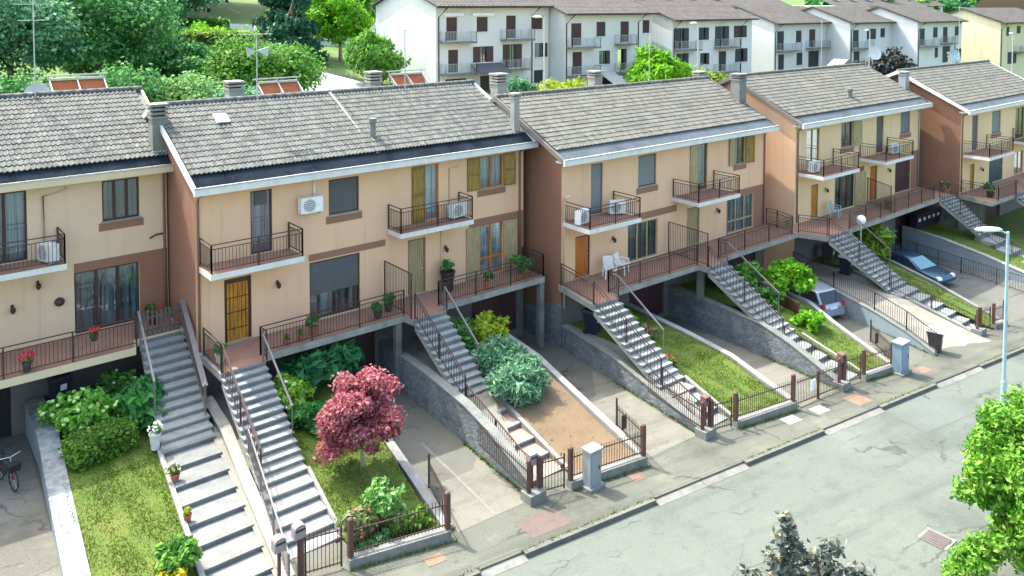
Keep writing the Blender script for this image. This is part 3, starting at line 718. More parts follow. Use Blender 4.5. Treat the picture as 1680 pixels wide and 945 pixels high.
# kerb stones: raised lengths and dropped pale ramps at each driveway
kb = MB(); dk = MB(); lo = MB()
segs = [(-30, -4.2), (-1.2, 3.2), (4.6, 9.35), (13.4, 17.55), (21.1, 25.0), (28.6, 32.8), (36.5, 41), (46, 52), (57, 90)]
def kseg(mb, a, b, y0, y1, z0, z1):
    n = max(1, int((b-a)/1.0))
    for i in range(n):
        u = a+(b-a)*i/n+.006; v = a+(b-a)*(i+1)/n-.006
        mb.hexa([(u, kerb_y(u)+y0, G(u)+z0), (v, kerb_y(v)+y0, G(v)+z0), (v, kerb_y(v)+y1, G(v)+z0), (u, kerb_y(u)+y1, G(u)+z0),
                 (u, kerb_y(u)+y0, G(u)+z1), (v, kerb_y(v)+y0, G(v)+z1), (v, kerb_y(v)+y1, G(v)+z1), (u, kerb_y(u)+y1, G(u)+z1)])
for a, b in segs: kseg(kb, a, b, -.13, .02, -.2, .012)
for (a, b), (c, d) in zip(segs[:-1], segs[1:]):
    n = max(1, int((c-b)/1.0))
    for i in range(n):
        u = b+(c-b)*i/n+.006; v = b+(c-b)*(i+1)/n-.006
        dk.hexa([(u, kerb_y(u)-.28, G(u)-.2), (v, kerb_y(v)-.28, G(v)-.2), (v, kerb_y(v)+.2, G(v)-.2), (u, kerb_y(u)+.2, G(u)-.2),
                 (u, kerb_y(u)-.28, G(u)-.112), (v, kerb_y(v)-.28, G(v)-.112), (v, kerb_y(v)+.2, G(v)+.003), (u, kerb_y(u)+.2, G(u)+.003)])
struct(kb.build('kerb', M['kerb'])); struct(dk.build('dropped_kerb', M['kerb_pale']))
# pavement repairs and covers
def patch(name, x, y, w_, d, mat, dz=.006, rot=-.09, road=False, label=None, cat=None):
    ca, sa = math.cos(rot), math.sin(rot); z = lambda X: G(X)+(-.12 if road else 0)+dz
    pts = []
    for a, b in ((-1, -1), (1, -1), (1, 1), (-1, 1)):
        X = x+a*w_/2*ca-b*d/2*sa; Y = y+a*w_/2*sa+b*d/2*ca; pts.append((X, Y, z(X)))
    return sheet(name, pts, mat)
patch('pavement_patch', 5.9, -11.62, 1.35, .9, M['pink_cover']); patch('pavement_patch', 20.95, -13.0, .9, .75, M['brick'])
patch('pavement_patch', 9.86, -11.55, .5, .45, M['brick'], .008); patch('pavement_patch', 2.55, -11.1, .55, .4, M['brick'], .008)
patch('pavement_patch', 26.0, -13.2, .7, .5, M['brick'], .008)
patch('pavement_patch', 17.3, -12.35, .75, .5, M['pale_concrete'], .008); patch('pavement_patch', 18.9, -12.55, .7, .5, M['pale_concrete'], .008)
patch('road_patch', 3.0, -14.4, 4.2, 1.6, m_asphalt('road_repair', (.098, .12, .105), (.075, .092, .08), True, (.125, .148, .13)), .006, -.1, True)
patch('road_patch', 22.5, -15.3, 3.4, 1.6, m_asphalt('road_repair_dark', (.095, .115, .102), (.07, .086, .076), False, (.12, .14, .124)), .006, -.12, True)
def grate(x, y, label):
    t = thing('drain_cover', label, 'drain cover', (x, y, G(x)-.12))
    z = G(x)-.11; mb = MB(); mb.box(x-.42, x+.42, y-.42, y+.42, z-.05, z); mb.build('concrete_collar', M['concrete'], t)
    g = MB(); g.box(x-.33, x+.33, y-.33, y+.33, z+.003, z+.012)
    for i in range(6): g.box(x-.3+i*.105, x-.3+i*.105+.06, y-.3, y+.3, z+.012, z+.022)
    g.build('grate', M['cast'], t); t.rotation_euler[2] = 0
    return t
grate(14.43, -19.06, 'dark rusty drain cover in the open road')

# ------------------------------------------------------------------ houses
hA, rA = house('peach house at the left edge of the photo, its garden stairs bordered by shrubs', -14.6, -.02, 2.94, .5, 3.42, 6.1, -2.6,
    [('win', -5.7, -4.42, 3.42, 5.78, dict(style='curtain', sill=False, mull=1)),
     ('win', -2.16, -.95, 4.31, 5.76, dict(style='dark', mull=2)),
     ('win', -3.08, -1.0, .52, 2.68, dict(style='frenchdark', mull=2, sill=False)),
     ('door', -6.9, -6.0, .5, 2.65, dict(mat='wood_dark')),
     ('win', -9.2, -8.0, 4.31, 5.76, dict(style='dark'))], edge='cream', front='peachA', gar=7.1, gmat='dark', gw=-.15)  # near-black garage panels paint in the shade of an open garage
band_holes(hA, -3.08, -.04, .26, 3.0, 2.94, [(-3.08, -1.0, .52, 2.68)])
balcony(hA, -8.2, -3.5, 2.94, 3.4, 1.2)
wall_lamp(hA, -4.16, 2.5, 2.94); wall_lamp(hA, -4.9, 1.85, 2.94)
MB().lathe((-3.54, 2.9, 1.8), [(.02, -.16), (.13, -.1), (.17, 0), (.12, .1), (.02, .15)], 9).build('wall_ornament', M['iron'], hA)
MB().tube([(-3.96, 2.9, 3.45), (-3.96, 2.9, 5.5), (-3.3, 2.9, 5.62), (-3.25, 2.9, 5.72)], .035, 7).build('pipe', M['cream'], hA, True)
MB().tube([(-.64, 2.91, 3.46), (-.4, 2.9, 3.56), (-.12, 2.9, 3.56)], .03, 6).build('cable_duct', M['iron'], hA, True)
downpipe(hA, -.14, 2.87, .5, 6.0)
tA = terrace(hA, [(-13, .55), (-1.75, .55), (-1.6, 1.25), (-.02, 1.25), (-.02, 2.935), (-13, 2.935)], .48, slab='cream')
rail_obj([(-13, .62, .48), (-1.72, .62, .48)], tA)
# house B
hB, rB = house('peach pair of houses with the golden wooden door and the red maple in front', 0.03, 14.45, 0, 0, 2.98, 5.72, -2.85,
    [('door', .99, 1.95, .02, 2.3, dict(mat='wood_gold', transom=.12)),
     ('win', 1.95, 2.75, 3.0, 5.3, dict(style='lilac', sill=False, mull=0)),
     ('win', 4.95, 6.22, 3.93, 5.3, dict(style='blind', mull=0)),
     ('win', 4.15, 6.24, .03, 2.26, dict(style='halfblind', sill=False, mull=1)),
     ('win', 8.59, 9.9, 3.0, 5.32, dict(style='curtain', frame='wood_orange', sill=False, mull=1, shutters=[(-1, .62, math.pi, 'olive')])),
     ('door', 8.4, 9.25, .02, 2.32, dict(mat='olive_pale', frame='olive', bars=False)),
     ('win', 12.0, 13.3, 3.9, 5.33, dict(style='curtain', frame='wood_orange', shutters=[(-1, .66, 0, 'olive'), (1, .62, .15, 'olive')])),
     ('win', 12.0, 13.3, .03, 2.3, dict(style='french', frame='wood_orange', sill=False, shutters=[(-1, .72, 0, 'olive_pale'), (1, .72, .1, 'olive_pale')]))],
    split=7.05, rx=(.22, .3))
band(hB, 4.12, 7.36, 2.31, 2.57, 0)
band_holes(hB, 11.44, 14.43, 0, 2.62, 0, [(12.0, 13.3, .03, 2.3)])
balcony(hB, .12, 3.4, 0, 2.98, 1.25); balcony(hB, 7.45, 10.95, 0, 2.98, 1.05)
MB().box(2.13, 2.57, .06, .075, 4.75, 5.24).build('door_blind', M['roller'], hB)
wall_lamp(hB, 2.9, 1.72, 0); wall_lamp(hB, 10.2, 1.62, 0)
downpipe(hB, 14.2, -.06, 0, 5.5, 'brown_wall'); downpipe(hB, .12, -.06, -1, 5.5, 'brown_wall')
MB().tube([(10.0, -.03, .1), (10.0, -.03, 2.6)], .03, 6).build('pipe', M['cream'], hB, True)
MB().tube([(10.4, -.03, 3.0), (10.4, -.03, 5.05), (10.9, -.03, 5.08)], .018, 6).build('cable_duct', M['cream'], hB, True)
tB = terrace(hB, [(.05, -2.25), (1.55, -2.25), (1.55, -1.72), (7.2, -1.72), (7.25, -2.3), (8.75, -2.3), (8.75, -1.72), (14.3, -1.72), (14.3, -.005), (.05, -.005)], 0)
rail_obj([(1.6, -2.2, 0), (1.6, -1.67, 0), (7.2, -1.67, 0)], tB)
rail_obj([(8.8, -2.25, 0), (8.8, -1.67, 0), (14.25, -1.67, 0), (14.25, -.2, 0)], tB)
rail_obj([(.1, -.5, 0), (.1, -2.2, 0)], tB)
rail_obj([(7.24, -.15, 0), (7.22, -2.2, 0)], tB, h=1.75, second=False)
for px_ in (7.0, 14.2):
    MB().box(px_-.12, px_+.12, -1.66, -1.42, -3.2, -.262).build('terrace_post', M['concrete'], hB)
# house C
hC, rC = house('peach pair of houses in the middle with two white chairs on its terrace', 14.93, 30.13, -2.1, -.37, 2.38, 5.18, -3.4,
    [('door', 15.77, 16.68, -.35, 1.55, dict(mat='wood_orange', frame='wood_dark', bars=False)),
     ('win', 16.71, 17.45, 2.4, 4.72, dict(style='closed', sill=False, mull=0)),
     ('win', 19.82, 21.1, 3.21, 4.73, dict(style='closed', mull=0)),
     ('win', 19.15, 21.25, -.33, 1.5, dict(style='frenchdark', sill=False, mull=2, frame='olive_pale')),
     ('win', 23.63, 25.05, 2.4, 4.82, dict(style='curtain', sill=False, mull=1, frame='olive', shutters=[(-1, .68, math.pi, 'olive_pale')])),
     ('door', 23.45, 24.45, -.35, 1.6, dict(mat='olive_pale', frame='olive', bars=False)),
     ('win', 27.36, 28.26, 3.37, 4.85, dict(style='curtain', frame='olive', shutters=[(-1, .55, .1, 'olive_pale'), (1, .55, .5, 'olive')])),
     ('win', 26.8, 29.1, -.33, 1.6, dict(style='french', sill=False, mull=2, frame='olive_pale'))], tile='tileC', rx=(.45, .3), gut='gutter_grey', verge='verge_grey', roll=.55, col=.24, pitch=.33)
band(hC, 19.1, 22.64, 1.62, 1.95, -2.1)
band_holes(hC, 26.7, 30.1, -.37, 1.95, -2.1, [(26.8, 29.1, -.33, 1.6)])
balcony(hC, 15.0, 18.2, -2.1, 2.38, 1.75, h=.92); balcony(hC, 22.3, 25.6, -2.1, 2.38, 1.7, h=.92)
wall_lamp(hC, 18.12, 1.0, -2.1); wall_lamp(hC, 25.87, 1.1, -2.1)
downpipe(hC, 30.0, -2.16, -.3, 5.0, 'band'); downpipe(hC, 15.05, -2.16, -1.5, 3.6, 'cream')
tC = terrace(hC, [(14.2, -4.95), (15.65, -4.95), (15.65, -4.32), (21.65, -4.36), (21.65, -4.9), (23.15, -4.9), (23.15, -4.36), (30.1, -4.3), (30.1, -2.105), (14.75, -2.105)], -.37)
rail_obj([(15.7, -4.9, -.37), (15.7, -4.3, -.37), (21.6, -4.32, -.37)], tC)
rail_obj([(23.2, -4.85, -.37), (23.2, -4.32, -.37), (29.6, -4.26, -.37), (30.05, -3.0, -.37), (30.05, -2.3, -.37)], tC)
rail_obj([(14.75, -2.3, -.37), (14.25, -4.9, -.37)], tC)
rail_obj([(21.9, -2.25, -.37), (21.7, -4.85, -.37)], tC, h=1.6, second=False)
MB().box(21.95, 22.2, -4.28, -4.0, -3.5, -.632).build('terrace_post', M['concrete'], hC)
# house D
hD, rD = house('peach pair of houses with a pale side wall, the globe lamp in front', 31.45, 46.3, -3.2, -.37, 2.58, 5.3, -3.9,
    [('win', 32.55, 33.9, 2.6, 4.85, dict(style='dark', sill=False, mull=1, frame='olive')),
     ('win', 36.25, 37.6, 3.4, 4.93, dict(style='dark', frame='olive', shutters=[(1, .6, .5, 'olive_pale')])),
     ('win', 40.45, 41.35, 2.6, 5.0, dict(style='blind', sill=False, mull=0)),
     ('win', 43.58, 44.9, 3.5, 5.04, dict(style='closed', mull=0)),
     ('door', 33.1, 33.85, -.35, 1.6, dict(mat='wood_gold', frame='olive', bars=False)),
     ('win', 35.65, 37.9, -.33, 1.76, dict(style='frenchdark', sill=False, mull=2, frame='wood_dark', shutters=[(1, .8, .4, 'olive_pale')])),
     ('door', 39.77, 40.65, -.35, 1.82, dict(mat='wood_orange', frame='wood_dark', bars=False)),
     ('door', 43.0, 45.1, -.35, 1.8, dict(mat='maroon', frame='wood_dark', bars=False))], tile='tileC', lside='peach', rx=(.35, .3), front='peachD', gut='gutter_grey', verge='verge_grey', roll=.5, col=.24, pitch=.33, base_side='peach')
band(hD, 37.2, 39.0, 1.7, 2.0, -3.2); band_holes(hD, 45.12, 46.27, -.37, 2.2, -3.2, [])
balcony(hD, 31.6, 35.4, -3.2, 2.56, 1.7, h=.92); balcony(hD, 38.4, 41.9, -3.2, 2.56, 1.75, h=.92)
wall_lamp(hD, 42.04, 1.3, -3.2); wall_lamp(hD, 34.6, 1.1, -3.2)
downpipe(hD, 31.6, -3.26, -.3, 5.1, 'band'); downpipe(hD, 46.1, -3.26, -.3, 5.1, 'zinc')
tD = terrace(hD, [(30.1, -4.3), (30.6, -5.75), (32.9, -5.75), (43.6, -5.6), (45.9, -5.6), (46.2, -3.205), (30.12, -3.205)], -.37)
rail_obj([(30.15, -4.3, -.37), (30.7, -5.7, -.37)], tD)
rail_obj([(33.0, -5.7, -.37), (43.5, -5.55, -.37)], tD)
rail_obj([(39.3, -3.3, -.37), (38.0, -5.5, -.37)], tD, h=1.6, second=False)
# house E
hE, rE = house('peach house at the right edge of the photo beyond the tall brown side wall', 47.3, 62.0, -5.5, -.62, 2.05, 4.95, -4.3,
    [('door', 48.9, 49.6, -.6, 1.15, dict(mat='wood_gold', frame='wood_dark', bars=False)),
     ('win', 49.05, 50.0, 2.06, 4.45, dict(style='blind', sill=False, mull=0)),
     ('win', 52.3, 53.8, 2.9, 4.47, dict(style='closed', mull=0)),
     ('door', 52.0, 54.4, -.6, 1.1, dict(mat='teal_door', frame='wood_dark', bars=False)),
     ('win', 56.5, 58.2, 2.06, 4.4, dict(style='dark', sill=False, mull=1, frame='olive')),
     ('win', 56.5, 58.2, -.58, 1.1, dict(style='frenchdark', sill=False, mull=1, frame='olive'))], tile='tileC', rx=(.35, .3), front='peachD', gut='gutter_grey', roll=.5, col=.24, pitch=.33)
balcony(hE, 47.5, 51.5, -5.5, 2.03, 1.8, h=.92); balcony(hE, 56.0, 60, -5.5, 2.03, 1.8, h=.92)
downpipe(hE, 47.45, -5.56, -.5, 4.8, 'band'); wall_lamp(hE, 50.6, .6, -5.5)
tE = terrace(hE, [(46.5, -7.9), (60, -8.1), (60, -5.505), (47.1, -5.505)], -.62)
rail_obj([(47.2, -8.0, -.62), (50.0, -8.0, -.62)], tE); rail_obj([(53.0, -8.0, -.62), (60, -8.05, -.62)], tE)
rail_obj([(47.2, -5.7, -.62), (47.2, -8.0, -.62)], tE)
# roof details: chimneys and vents belong to the roofs
chimney(rA, -.2, 3.25, 6.4, 8.2, .5, 'stone_cap', 3)
chimney(rB, 4.1, 7.4, 7.0, 8.62, .6, 'pale_concrete', 2); chimney(rB, 10.8, 7.2, 7.0, 8.55, .56, 'pale_concrete', 3)
pipe_vent(rB, 7.35, .95, 6.5, 7.35, .12)
MB().prism([(1.75, 2.7, 7.47), (2.25, 2.7, 7.47), (2.25, 3.2, 7.72), (1.75, 3.2, 7.72)], (0, -.02, .05)).build('skylight', M['white'], rB)
chimney(rC, 14.15, .25, 6.0, 8.15, .3, 'pale_concrete', 1); chimney(rC, 16.3, 4.3, 6.6, 8.35, .6, 'pale_concrete', 3); chimney(rC, 23.3, 4.6, 6.4, 8.25, .55, 'pale_concrete', 2); chimney(rC, 31.0, 3.4, 6.6, 8.05, .55, 'pale_concrete', 1)
chimney(rC, 30.15, -.2, 6.1, 8.05, .62, 'stone_cap', 2)
pipe_vent(rD, 38.9, -2.2, 5.9, 6.75, .16); chimney(rD, 46.3, -2.0, 5.8, 7.6, .5, 'cab', 1)
chimney(rE, 58.5, .0, 6.6, 8.2, .6, 'pale_concrete', 2)
MB().prism([(45.2, 2.2, 6.9), (47.6, 2.2, 6.9), (47.6, 2.2, 7.6), (46.4, 2.2, 8.0), (45.2, 2.2, 7.4)], (0, 1.2, 0)).build('dormer', M['concrete'], rD)

# ------------------------------------------------------------------ stairs
def staircase(label, top, mid, bot, nU, nL, low_mat='step', solid_low=True, rail_l=True, rail_r=True, extra=0, low_r='riser', rl_low=True):
    """top/mid/bot: (x_left, x_right, y, z)"""
    t = thing('garden_staircase', label, 'staircase', ((top[0]+top[1])/2, top[2], bot[3]))
    lerp = lambda a, b, f: tuple(a[i]+(b[i]-a[i])*f for i in range(4))
    up = MB(); rs = MB()
    for i in range(nU):
        a = lerp(top, mid, i/nU); b = lerp(top, mid, (i+1)/nU); z = top[3]+(mid[3]-top[3])*(i+1)/(nU); e = .02
        zt = z+0.0
        up.hexa([(a[0]-.03, b[2]-e, zt-.05), (a[1]+.03, b[2]-e, zt-.05), (a[1]+.03, a[2], zt-.05), (a[0]-.03, a[2], zt-.05),
                 (a[0]-.03, b[2]-e, zt), (a[1]+.03, b[2]-e, zt), (a[1]+.03, a[2], zt), (a[0]-.03, a[2], zt)])
        rs.hexa([(a[0], a[2]-.03, zt-.05), (a[1], a[2]-.03, zt-.05), (a[1], a[2]+.0, zt-.05), (a[0], a[2]+.0, zt-.05),
                 (a[0], a[2]-.03, a[3]-.05), (a[1], a[2]-.03, a[3]-.05), (a[1], a[2], a[3]-.05), (a[0], a[2], a[3]-.05)])
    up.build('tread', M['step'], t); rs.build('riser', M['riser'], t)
    sl_ = MB()
    for s in range(1):
        T, Q = top, mid; th = .2
        sl_.hexa([(T[0], T[2], T[3]-.25-th), (T[1], T[2], T[3]-.25-th), (Q[1], Q[2]+.03, Q[3]-.06-th), (Q[0], Q[2]+.03, Q[3]-.06-th)][::1] +
                 [(T[0], T[2], T[3]-.2), (T[1], T[2], T[3]-.2), (Q[1], Q[2]+.03, Q[3]-.06), (Q[0], Q[2]+.03, Q[3]-.06)])
    sl_.build('stair_slab', M['pale_concrete'], t)
    lw = MB()
    for i in range(nL):
        a = lerp(mid, bot, i/nL); b = lerp(mid, bot, (i+1)/nL); z = mid[3]+(bot[3]-mid[3])*(i+1)/nL
        if i == 0: a = lerp(mid, bot, 0)
        if i == 0: lw.hexa([(a[0]+.005, a[2]+.006, z-.6), (a[1]-.005, a[2]+.006, z-.6), (a[1]-.005, a[2]+.35, z-.6), (a[0]+.005, a[2]+.35, z-.6), (a[0]+.005, a[2]+.006, mid[3]-.055), (a[1]-.005, a[2]+.006, mid[3]-.055), (a[1], a[2]+.35, mid[3]-.055), (a[0], a[2]+.35, mid[3]-.055)], 1)
        lw.hexa([(a[0], b[2], z-.6), (a[1], b[2], z-.6), (a[1], a[2], z-.6), (a[0], a[2], z-.6), (b[0], b[2], z), (b[1], b[2], z), (a[1], a[2], z), (a[0], a[2], z)])
        lw.hexa([(a[0]-.01, a[2]-.02, z+.002), (a[1]+.01, a[2]-.02, z+.002), (a[1]+.01, a[2]-.001, z+.002), (a[0]-.01, a[2]-.001, z+.002),
                 (a[0]-.01, a[2]-.02, z-(bot[3]-mid[3])/nL-.04), (a[1]+.01, a[2]-.02, z-(bot[3]-mid[3])/nL-.04), (a[1]+.01, a[2]-.001, z-(bot[3]-mid[3])/nL-.04), (a[0]-.01, a[2]-.001, z-(bot[3]-mid[3])/nL-.04)], 1)
        lw.hexa([(a[0]-.02, a[2]-.03, z-(bot[3]-mid[3])/nL-.045), (a[1]+.02, a[2]-.03, z-(bot[3]-mid[3])/nL-.045), (a[1]+.02, a[2]+.14, z-(bot[3]-mid[3])/nL-.045), (a[0]-.02, a[2]+.14, z-(bot[3]-mid[3])/nL-.045),
                 (a[0]-.02, a[2]-.03, z-(bot[3]-mid[3])/nL+.004), (a[1]+.02, a[2]-.03, z-(bot[3]-mid[3])/nL+.004), (a[1]+.02, a[2]+.14, z-(bot[3]-mid[3])/nL+.004), (a[0]-.02, a[2]+.14, z-(bot[3]-mid[3])/nL+.004)], 2)
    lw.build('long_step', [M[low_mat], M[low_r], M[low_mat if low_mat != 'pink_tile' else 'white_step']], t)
    T, Q, B_ = top, mid, bot
    if rail_l:
        rail_obj([(T[0]+.04, T[2]+.02, T[3]), (Q[0]+.04, Q[2], Q[3]+.1)], t, 'handrail', gap=.2)
        if rl_low: rail_obj([(Q[0]+.02, Q[2]-.1, Q[3]), (B_[0]+.02, B_[2], B_[3]+.05)], t, 'handrail', h=.8, gap=.13, second=False)
    if rail_r:
        f = .72; E = lerp(T, Q, f)
        mb = MB(); z1 = Vector((0, 0, .95))
        p = Vector((T[1]-.04, T[2], T[3])); q = Vector((E[1]-.04, E[2], E[3]))
        mb.bar(p+z1, q+z1, .055, .05); mb.bar(p, p+z1, .04); mb.bar(q, q+z1, .03)
        if rail_r == 2: railing(mb, [tuple(p), tuple(q)], gap=.2)
        mb.build('handrail', M['iron_grey'], t)
    return t
sA = staircase('grey staircase with a picket gate on top and two flowerpots lower down', (-1.45, -.08, 1.25, .45), (-1.95, -.42, -3.0, -1.6), (-2.62, -1.08, -9.75, -2.62), 12, 8, 'step_grey', rail_l=False, rail_r=False)
sB1 = staircase('grey staircase in front of the golden door, pale wide steps at its foot', (.08, 1.5, -2.25, 0), (-.2, 1.22, -6.1, -1.9), (-.52, .98, -8.75, -2.62), 13, 5, 'white_step', rl_low=False)
sB2 = staircase('grey staircase beside the spreading juniper, its low steps pink-tiled', (7.3, 8.7, -2.3, 0), (7.28, 8.55, -5.65, -2.12), (6.8, 8.25, -9.8, -2.93), 12, 5, 'pink_tile')
sC1 = staircase('grey staircase below the orange door, red flowers beside its foot', (14.2, 15.62, -4.95, -.37), (14.25, 15.6, -8.6, -2.52), (14.05, 15.4, -10.9, -3.22), 12, 4)
sC2 = staircase('grey staircase beside the leafy strip, in front of the right-hand door of the middle house', (21.7, 23.15, -4.9, -.37), (21.85, 23.3, -8.9, -2.8), (21.7, 23.2, -11.8, -3.56), 13, 4)
sD1 = staircase('shaded staircase behind the globe lamp, running down past the long paved strip', (30.8, 32.85, -5.75, -.37), (32.5, 34.4, -8.3, -2.95), (32.75, 33.75, -12.6, -4.03), 13, 6)
sD2 = staircase('far shaded staircase at the right-hand end of the globe-lamp house', (44.2, 46.2, -5.6, -.37), (45.6, 47.4, -7.6, -2.6), (44.2, 45.6, -11.8, -3.8), 12, 4)
sE = staircase('farthest staircase at the right edge of the photo', (50.1, 52.6, -8.05, -.62), (50.6, 52.4, -11.2, -2.9), (48.6, 50.4, -14.0, -3.9), 12, 4, rail_r=False)
# stair A rails and the picket gate on top
t = thing('picket_gate', 'grey picket gate across the top of the leftmost staircase', 'gate', (-.75, 1.3, .48)); mb = MB()
for i in range(11):
    x = -1.5+i*.145; mb.box(x, x+.075, 1.28, 1.3, .5, 1.32+.05*(i % 3 == 0))
mb.box(-1.52, .05, 1.301, 1.33, .62, .69); mb.box(-1.52, .05, 1.301, 1.33, 1.08, 1.15); mb.build('pickets', M['rail_brown'], t)
MB().box(-1.6, -1.52, 1.25, 1.33, .48, 1.45).build('gate_post', M['iron'], t)
mb = MB(); mb.bar((-1.5, 1.2, 1.45), (-1.78, -1.6, .05), .07, .06); mb.bar((-1.6, .6, .3), (-1.6, .6, 1.3), .05); mb.bar((-1.78, -1.6, -1), (-1.78, -1.6, .05), .05); mb.build('handrail', M['iron_grey'], sA)
mb = MB(); mb.bar((-.06, 1.2, 1.5), (-.42, -2.2, -.3), .16, .1); railing(mb, [(-.06, 1.2, .5), (-.42, -2.2, -1.2)], gap=.16); mb.build('handrail', M['iron_grey'], sA)
mb = MB(); railing(mb, [(-.1, -5.0, -1.55), (-.9, -9.75, -2.6)], h=.85, gap=.14, second=False); mb.build('handrail', M['iron_grey'], sB1)

# ------------------------------------------------------------------ lots: walls, garden beds, driveways
def wallprism(name, label, pts, th, zb, mat, cat='wall', cope=None, copeh=.06, ov=.03):
    """pts: (x,y,ztop) along the left face; thickness th to the right"""
    t = thing(name, label, cat, (pts[0][0], pts[0][1], zb(pts[0][0])))
    mb = MB(); c = MB()
    for i in range(len(pts)-1):
        a, b = pts[i], pts[i+1]
        mb.hexa([(a[0], a[1], zb(a[0])), (a[0]+th, a[1], zb(a[0])), (b[0]+th, b[1], zb(b[0])), (b[0], b[1], zb(b[0])),
                 (a[0], a[1], a[2]), (a[0]+th, a[1], a[2]), (b[0]+th, b[1], b[2]), (b[0], b[1], b[2])])
        if cope: c.hexa([(a[0]-ov, a[1], a[2]+.002), (a[0]+th+ov, a[1], a[2]+.002), (b[0]+th+ov, b[1], b[2]+.002), (b[0]-ov, b[1], b[2]+.002),
                         (a[0]-ov, a[1], a[2]+copeh), (a[0]+th+ov, a[1], a[2]+copeh), (b[0]+th+ov, b[1], b[2]+copeh), (b[0]-ov, b[1], b[2]+copeh)])
    mb.build('wall_body', M[mat], t)
    if cope: c.build('coping', M[cope], t)
    return t
def bed(name, xl, xr, prof, mat, ny=14, nx=10, amp=.02, blades=0, seed=0, blade_mat='blade'):
    """xl, xr: functions of y; prof: [(y,z)...]"""
    ys = np.linspace(prof[0][0], prof[-1][0], ny); g = np.random.default_rng(seed); mb = MB()
    for y in ys:
        z = slope_at(y, prof)
        for i in range(nx):
            x = xl(y)+(xr(y)-xl(y))*i/(nx-1); mb.v.append((x, y, z+(amp*g.normal() if 0 < i < nx-1 else 0)))
    for j in range(ny-1):
        for i in range(nx-1): mb.f.append((j*nx+i, j*nx+i+1, (j+1)*nx+i+1, (j+1)*nx+i)); mb.m.append(0)
    struct(mb.build(name, M[mat], None, True))
    if blades:
        n = blades; y = prof[0][0]+(prof[-1][0]-prof[0][0])*g.random(n); f = g.random(n); v = []; F = []
        for k in range(n):
            x = xl(y[k])+.0+(xr(y[k])-xl(y[k])-.0)*f[k]; z = slope_at(y[k], prof); a = g.random()*6.28; h = (.02+.04*g.random())*(1.9 if f[k] < .025 or f[k] > .975 else 1); w_ = .008+.012*g.random()
            dx, dy = math.cos(a)*w_, math.sin(a)*w_; lx, ly = g.normal(0, .03, 2)
            v += [(x-dx, y[k]-dy, z-.01), (x+dx, y[k]+dy, z-.01), (x+lx, y[k]+ly, z+h)]; F.append((3*k, 3*k+1, 3*k+2))
        me = bpy.data.meshes.new('grass'); me.from_pydata(v, [], F); me.materials.append(M[blade_mat])
        o = link('grass', me); o['kind'] = 'stuff'; o['label'] = 'short grass growing on the lawn'
    return None
lin = lambda y0, x0, y1, x1: (lambda y: x0+(x1-x0)*(y-y0)/(y1-y0))
# lot A: driveway | wall | lawn | stair
wallprism('garden_wall', 'whitewashed sloping garden wall beside the leftmost driveway', [(-4.62, 2.9, -1.35), (-4.68, .2, -1.42), (-4.95, -3.0, -1.75), (-5.45, -9.5, -2.5)], .5, lambda x: G(x)-.25, 'blue_wall', cope='blotch')
bed('lawn', lin(2.9, -4.2, -9.5, -5.0), lin(1.2, -1.5, -9.5, -2.6), [(2.9, -1.45), (.2, -1.48), (-3, -1.72), (-9.5, -2.55)], 'grass', blades=26000, seed=1)
wallprism('stair_kerb', 'pale low kerb between the leftmost lawn and its staircase', [(-1.72, -.6, -1.4), (-2.07, -3.0, -1.62), (-2.75, -9.7, -2.48)], .13, lambda x: G(x)-.2, 'pale_concrete', 'kerb')
sheet('driveway', [(-9.5, 2.9, G(-9.5)+.006), (-9.9, -10, G(-9.9)+.006), (-5.4, -10, G(-5.4)+.006), (-4.6, 2.9, G(-4.6)+.006)], M['drive'])
wallprism('party_wall', 'pale low wall between the two leftmost staircases', [(-.12, -1.0, -1.25), (-.22, -3, -1.45), (-.5, -5.5, -1.95), (-.98, -9.6, -2.5)], .28, lambda x: G(x)-.2, 'concrete', cope='pale_concrete', copeh=.04)
sheet('gravel', [(-.1, 1.2, -1.6), (-.4, -3, -1.75), (.2, -5.5, -2.2), (1.5, -2, -1.7), (1.5, 0, -1.6)], M['gravel'])
bed('gravel', lin(-3, -.46, -9.6, -1.1), lin(-3, -.2, -9.6, -.95), [(-2.4, -1.62), (-3, -1.66), (-9.6, -2.62)], 'gravel', nx=3, seed=30)
# lot B1
P1 = [(-.05, -1.7), (-4.5, -1.85), (-6.0, -1.98), (-8.8, -2.58), (-10.2, -2.66)]
bed('lawn', lambda y: np.interp(-y, [0, 5.7, 8.7, 10.2], [1.2, 1.3, 1.0, 1.0]), lin(0, 4.5, -10.3, 3.35), P1, 'grass', blades=20000, seed=2)
wallprism('garden_kerb', 'pale garden kerb beside the red maple', [(4.5, 0, -1.62), (4.0, -5.0, -1.88), (3.72, -8.0, -2.42), (3.36, -10.3, -2.62)], .28, lambda x: G(x)-.2, 'pale_concrete', 'kerb')
wallprism('stair_kerb', 'white kerb along the wide pale steps below the golden door', [(1.23, -6.1, -1.88), (1.0, -8.8, -2.56)], .1, lambda x: G(x)-.2, 'pale_concrete', 'kerb')
sheet('driveway', [(4.75, 0, G(5)-.06), (3.7, -10.5, G(3.7)+.006), (6.3, -10.5, G(6.3)+.006), (7.1, 0, G(7)-.06)], M['drive'])
sheet('drain_strip', [(5.9, -2, G(5.9)-.03), (5.0, -10.4, G(5)+.012), (5.09, -10.4, G(5.1)+.012), (5.99, -2, G(6)-.03)], M['kerb_pale'])
sheet('drain_strip', [(4.9, -4.6, G(5)-.02), (4.85, -4.8, G(5)-.02), (6.8, -5.0, G(6.8)-.02), (6.82, -4.9, G(6.8)-.02)], M['kerb_pale'])
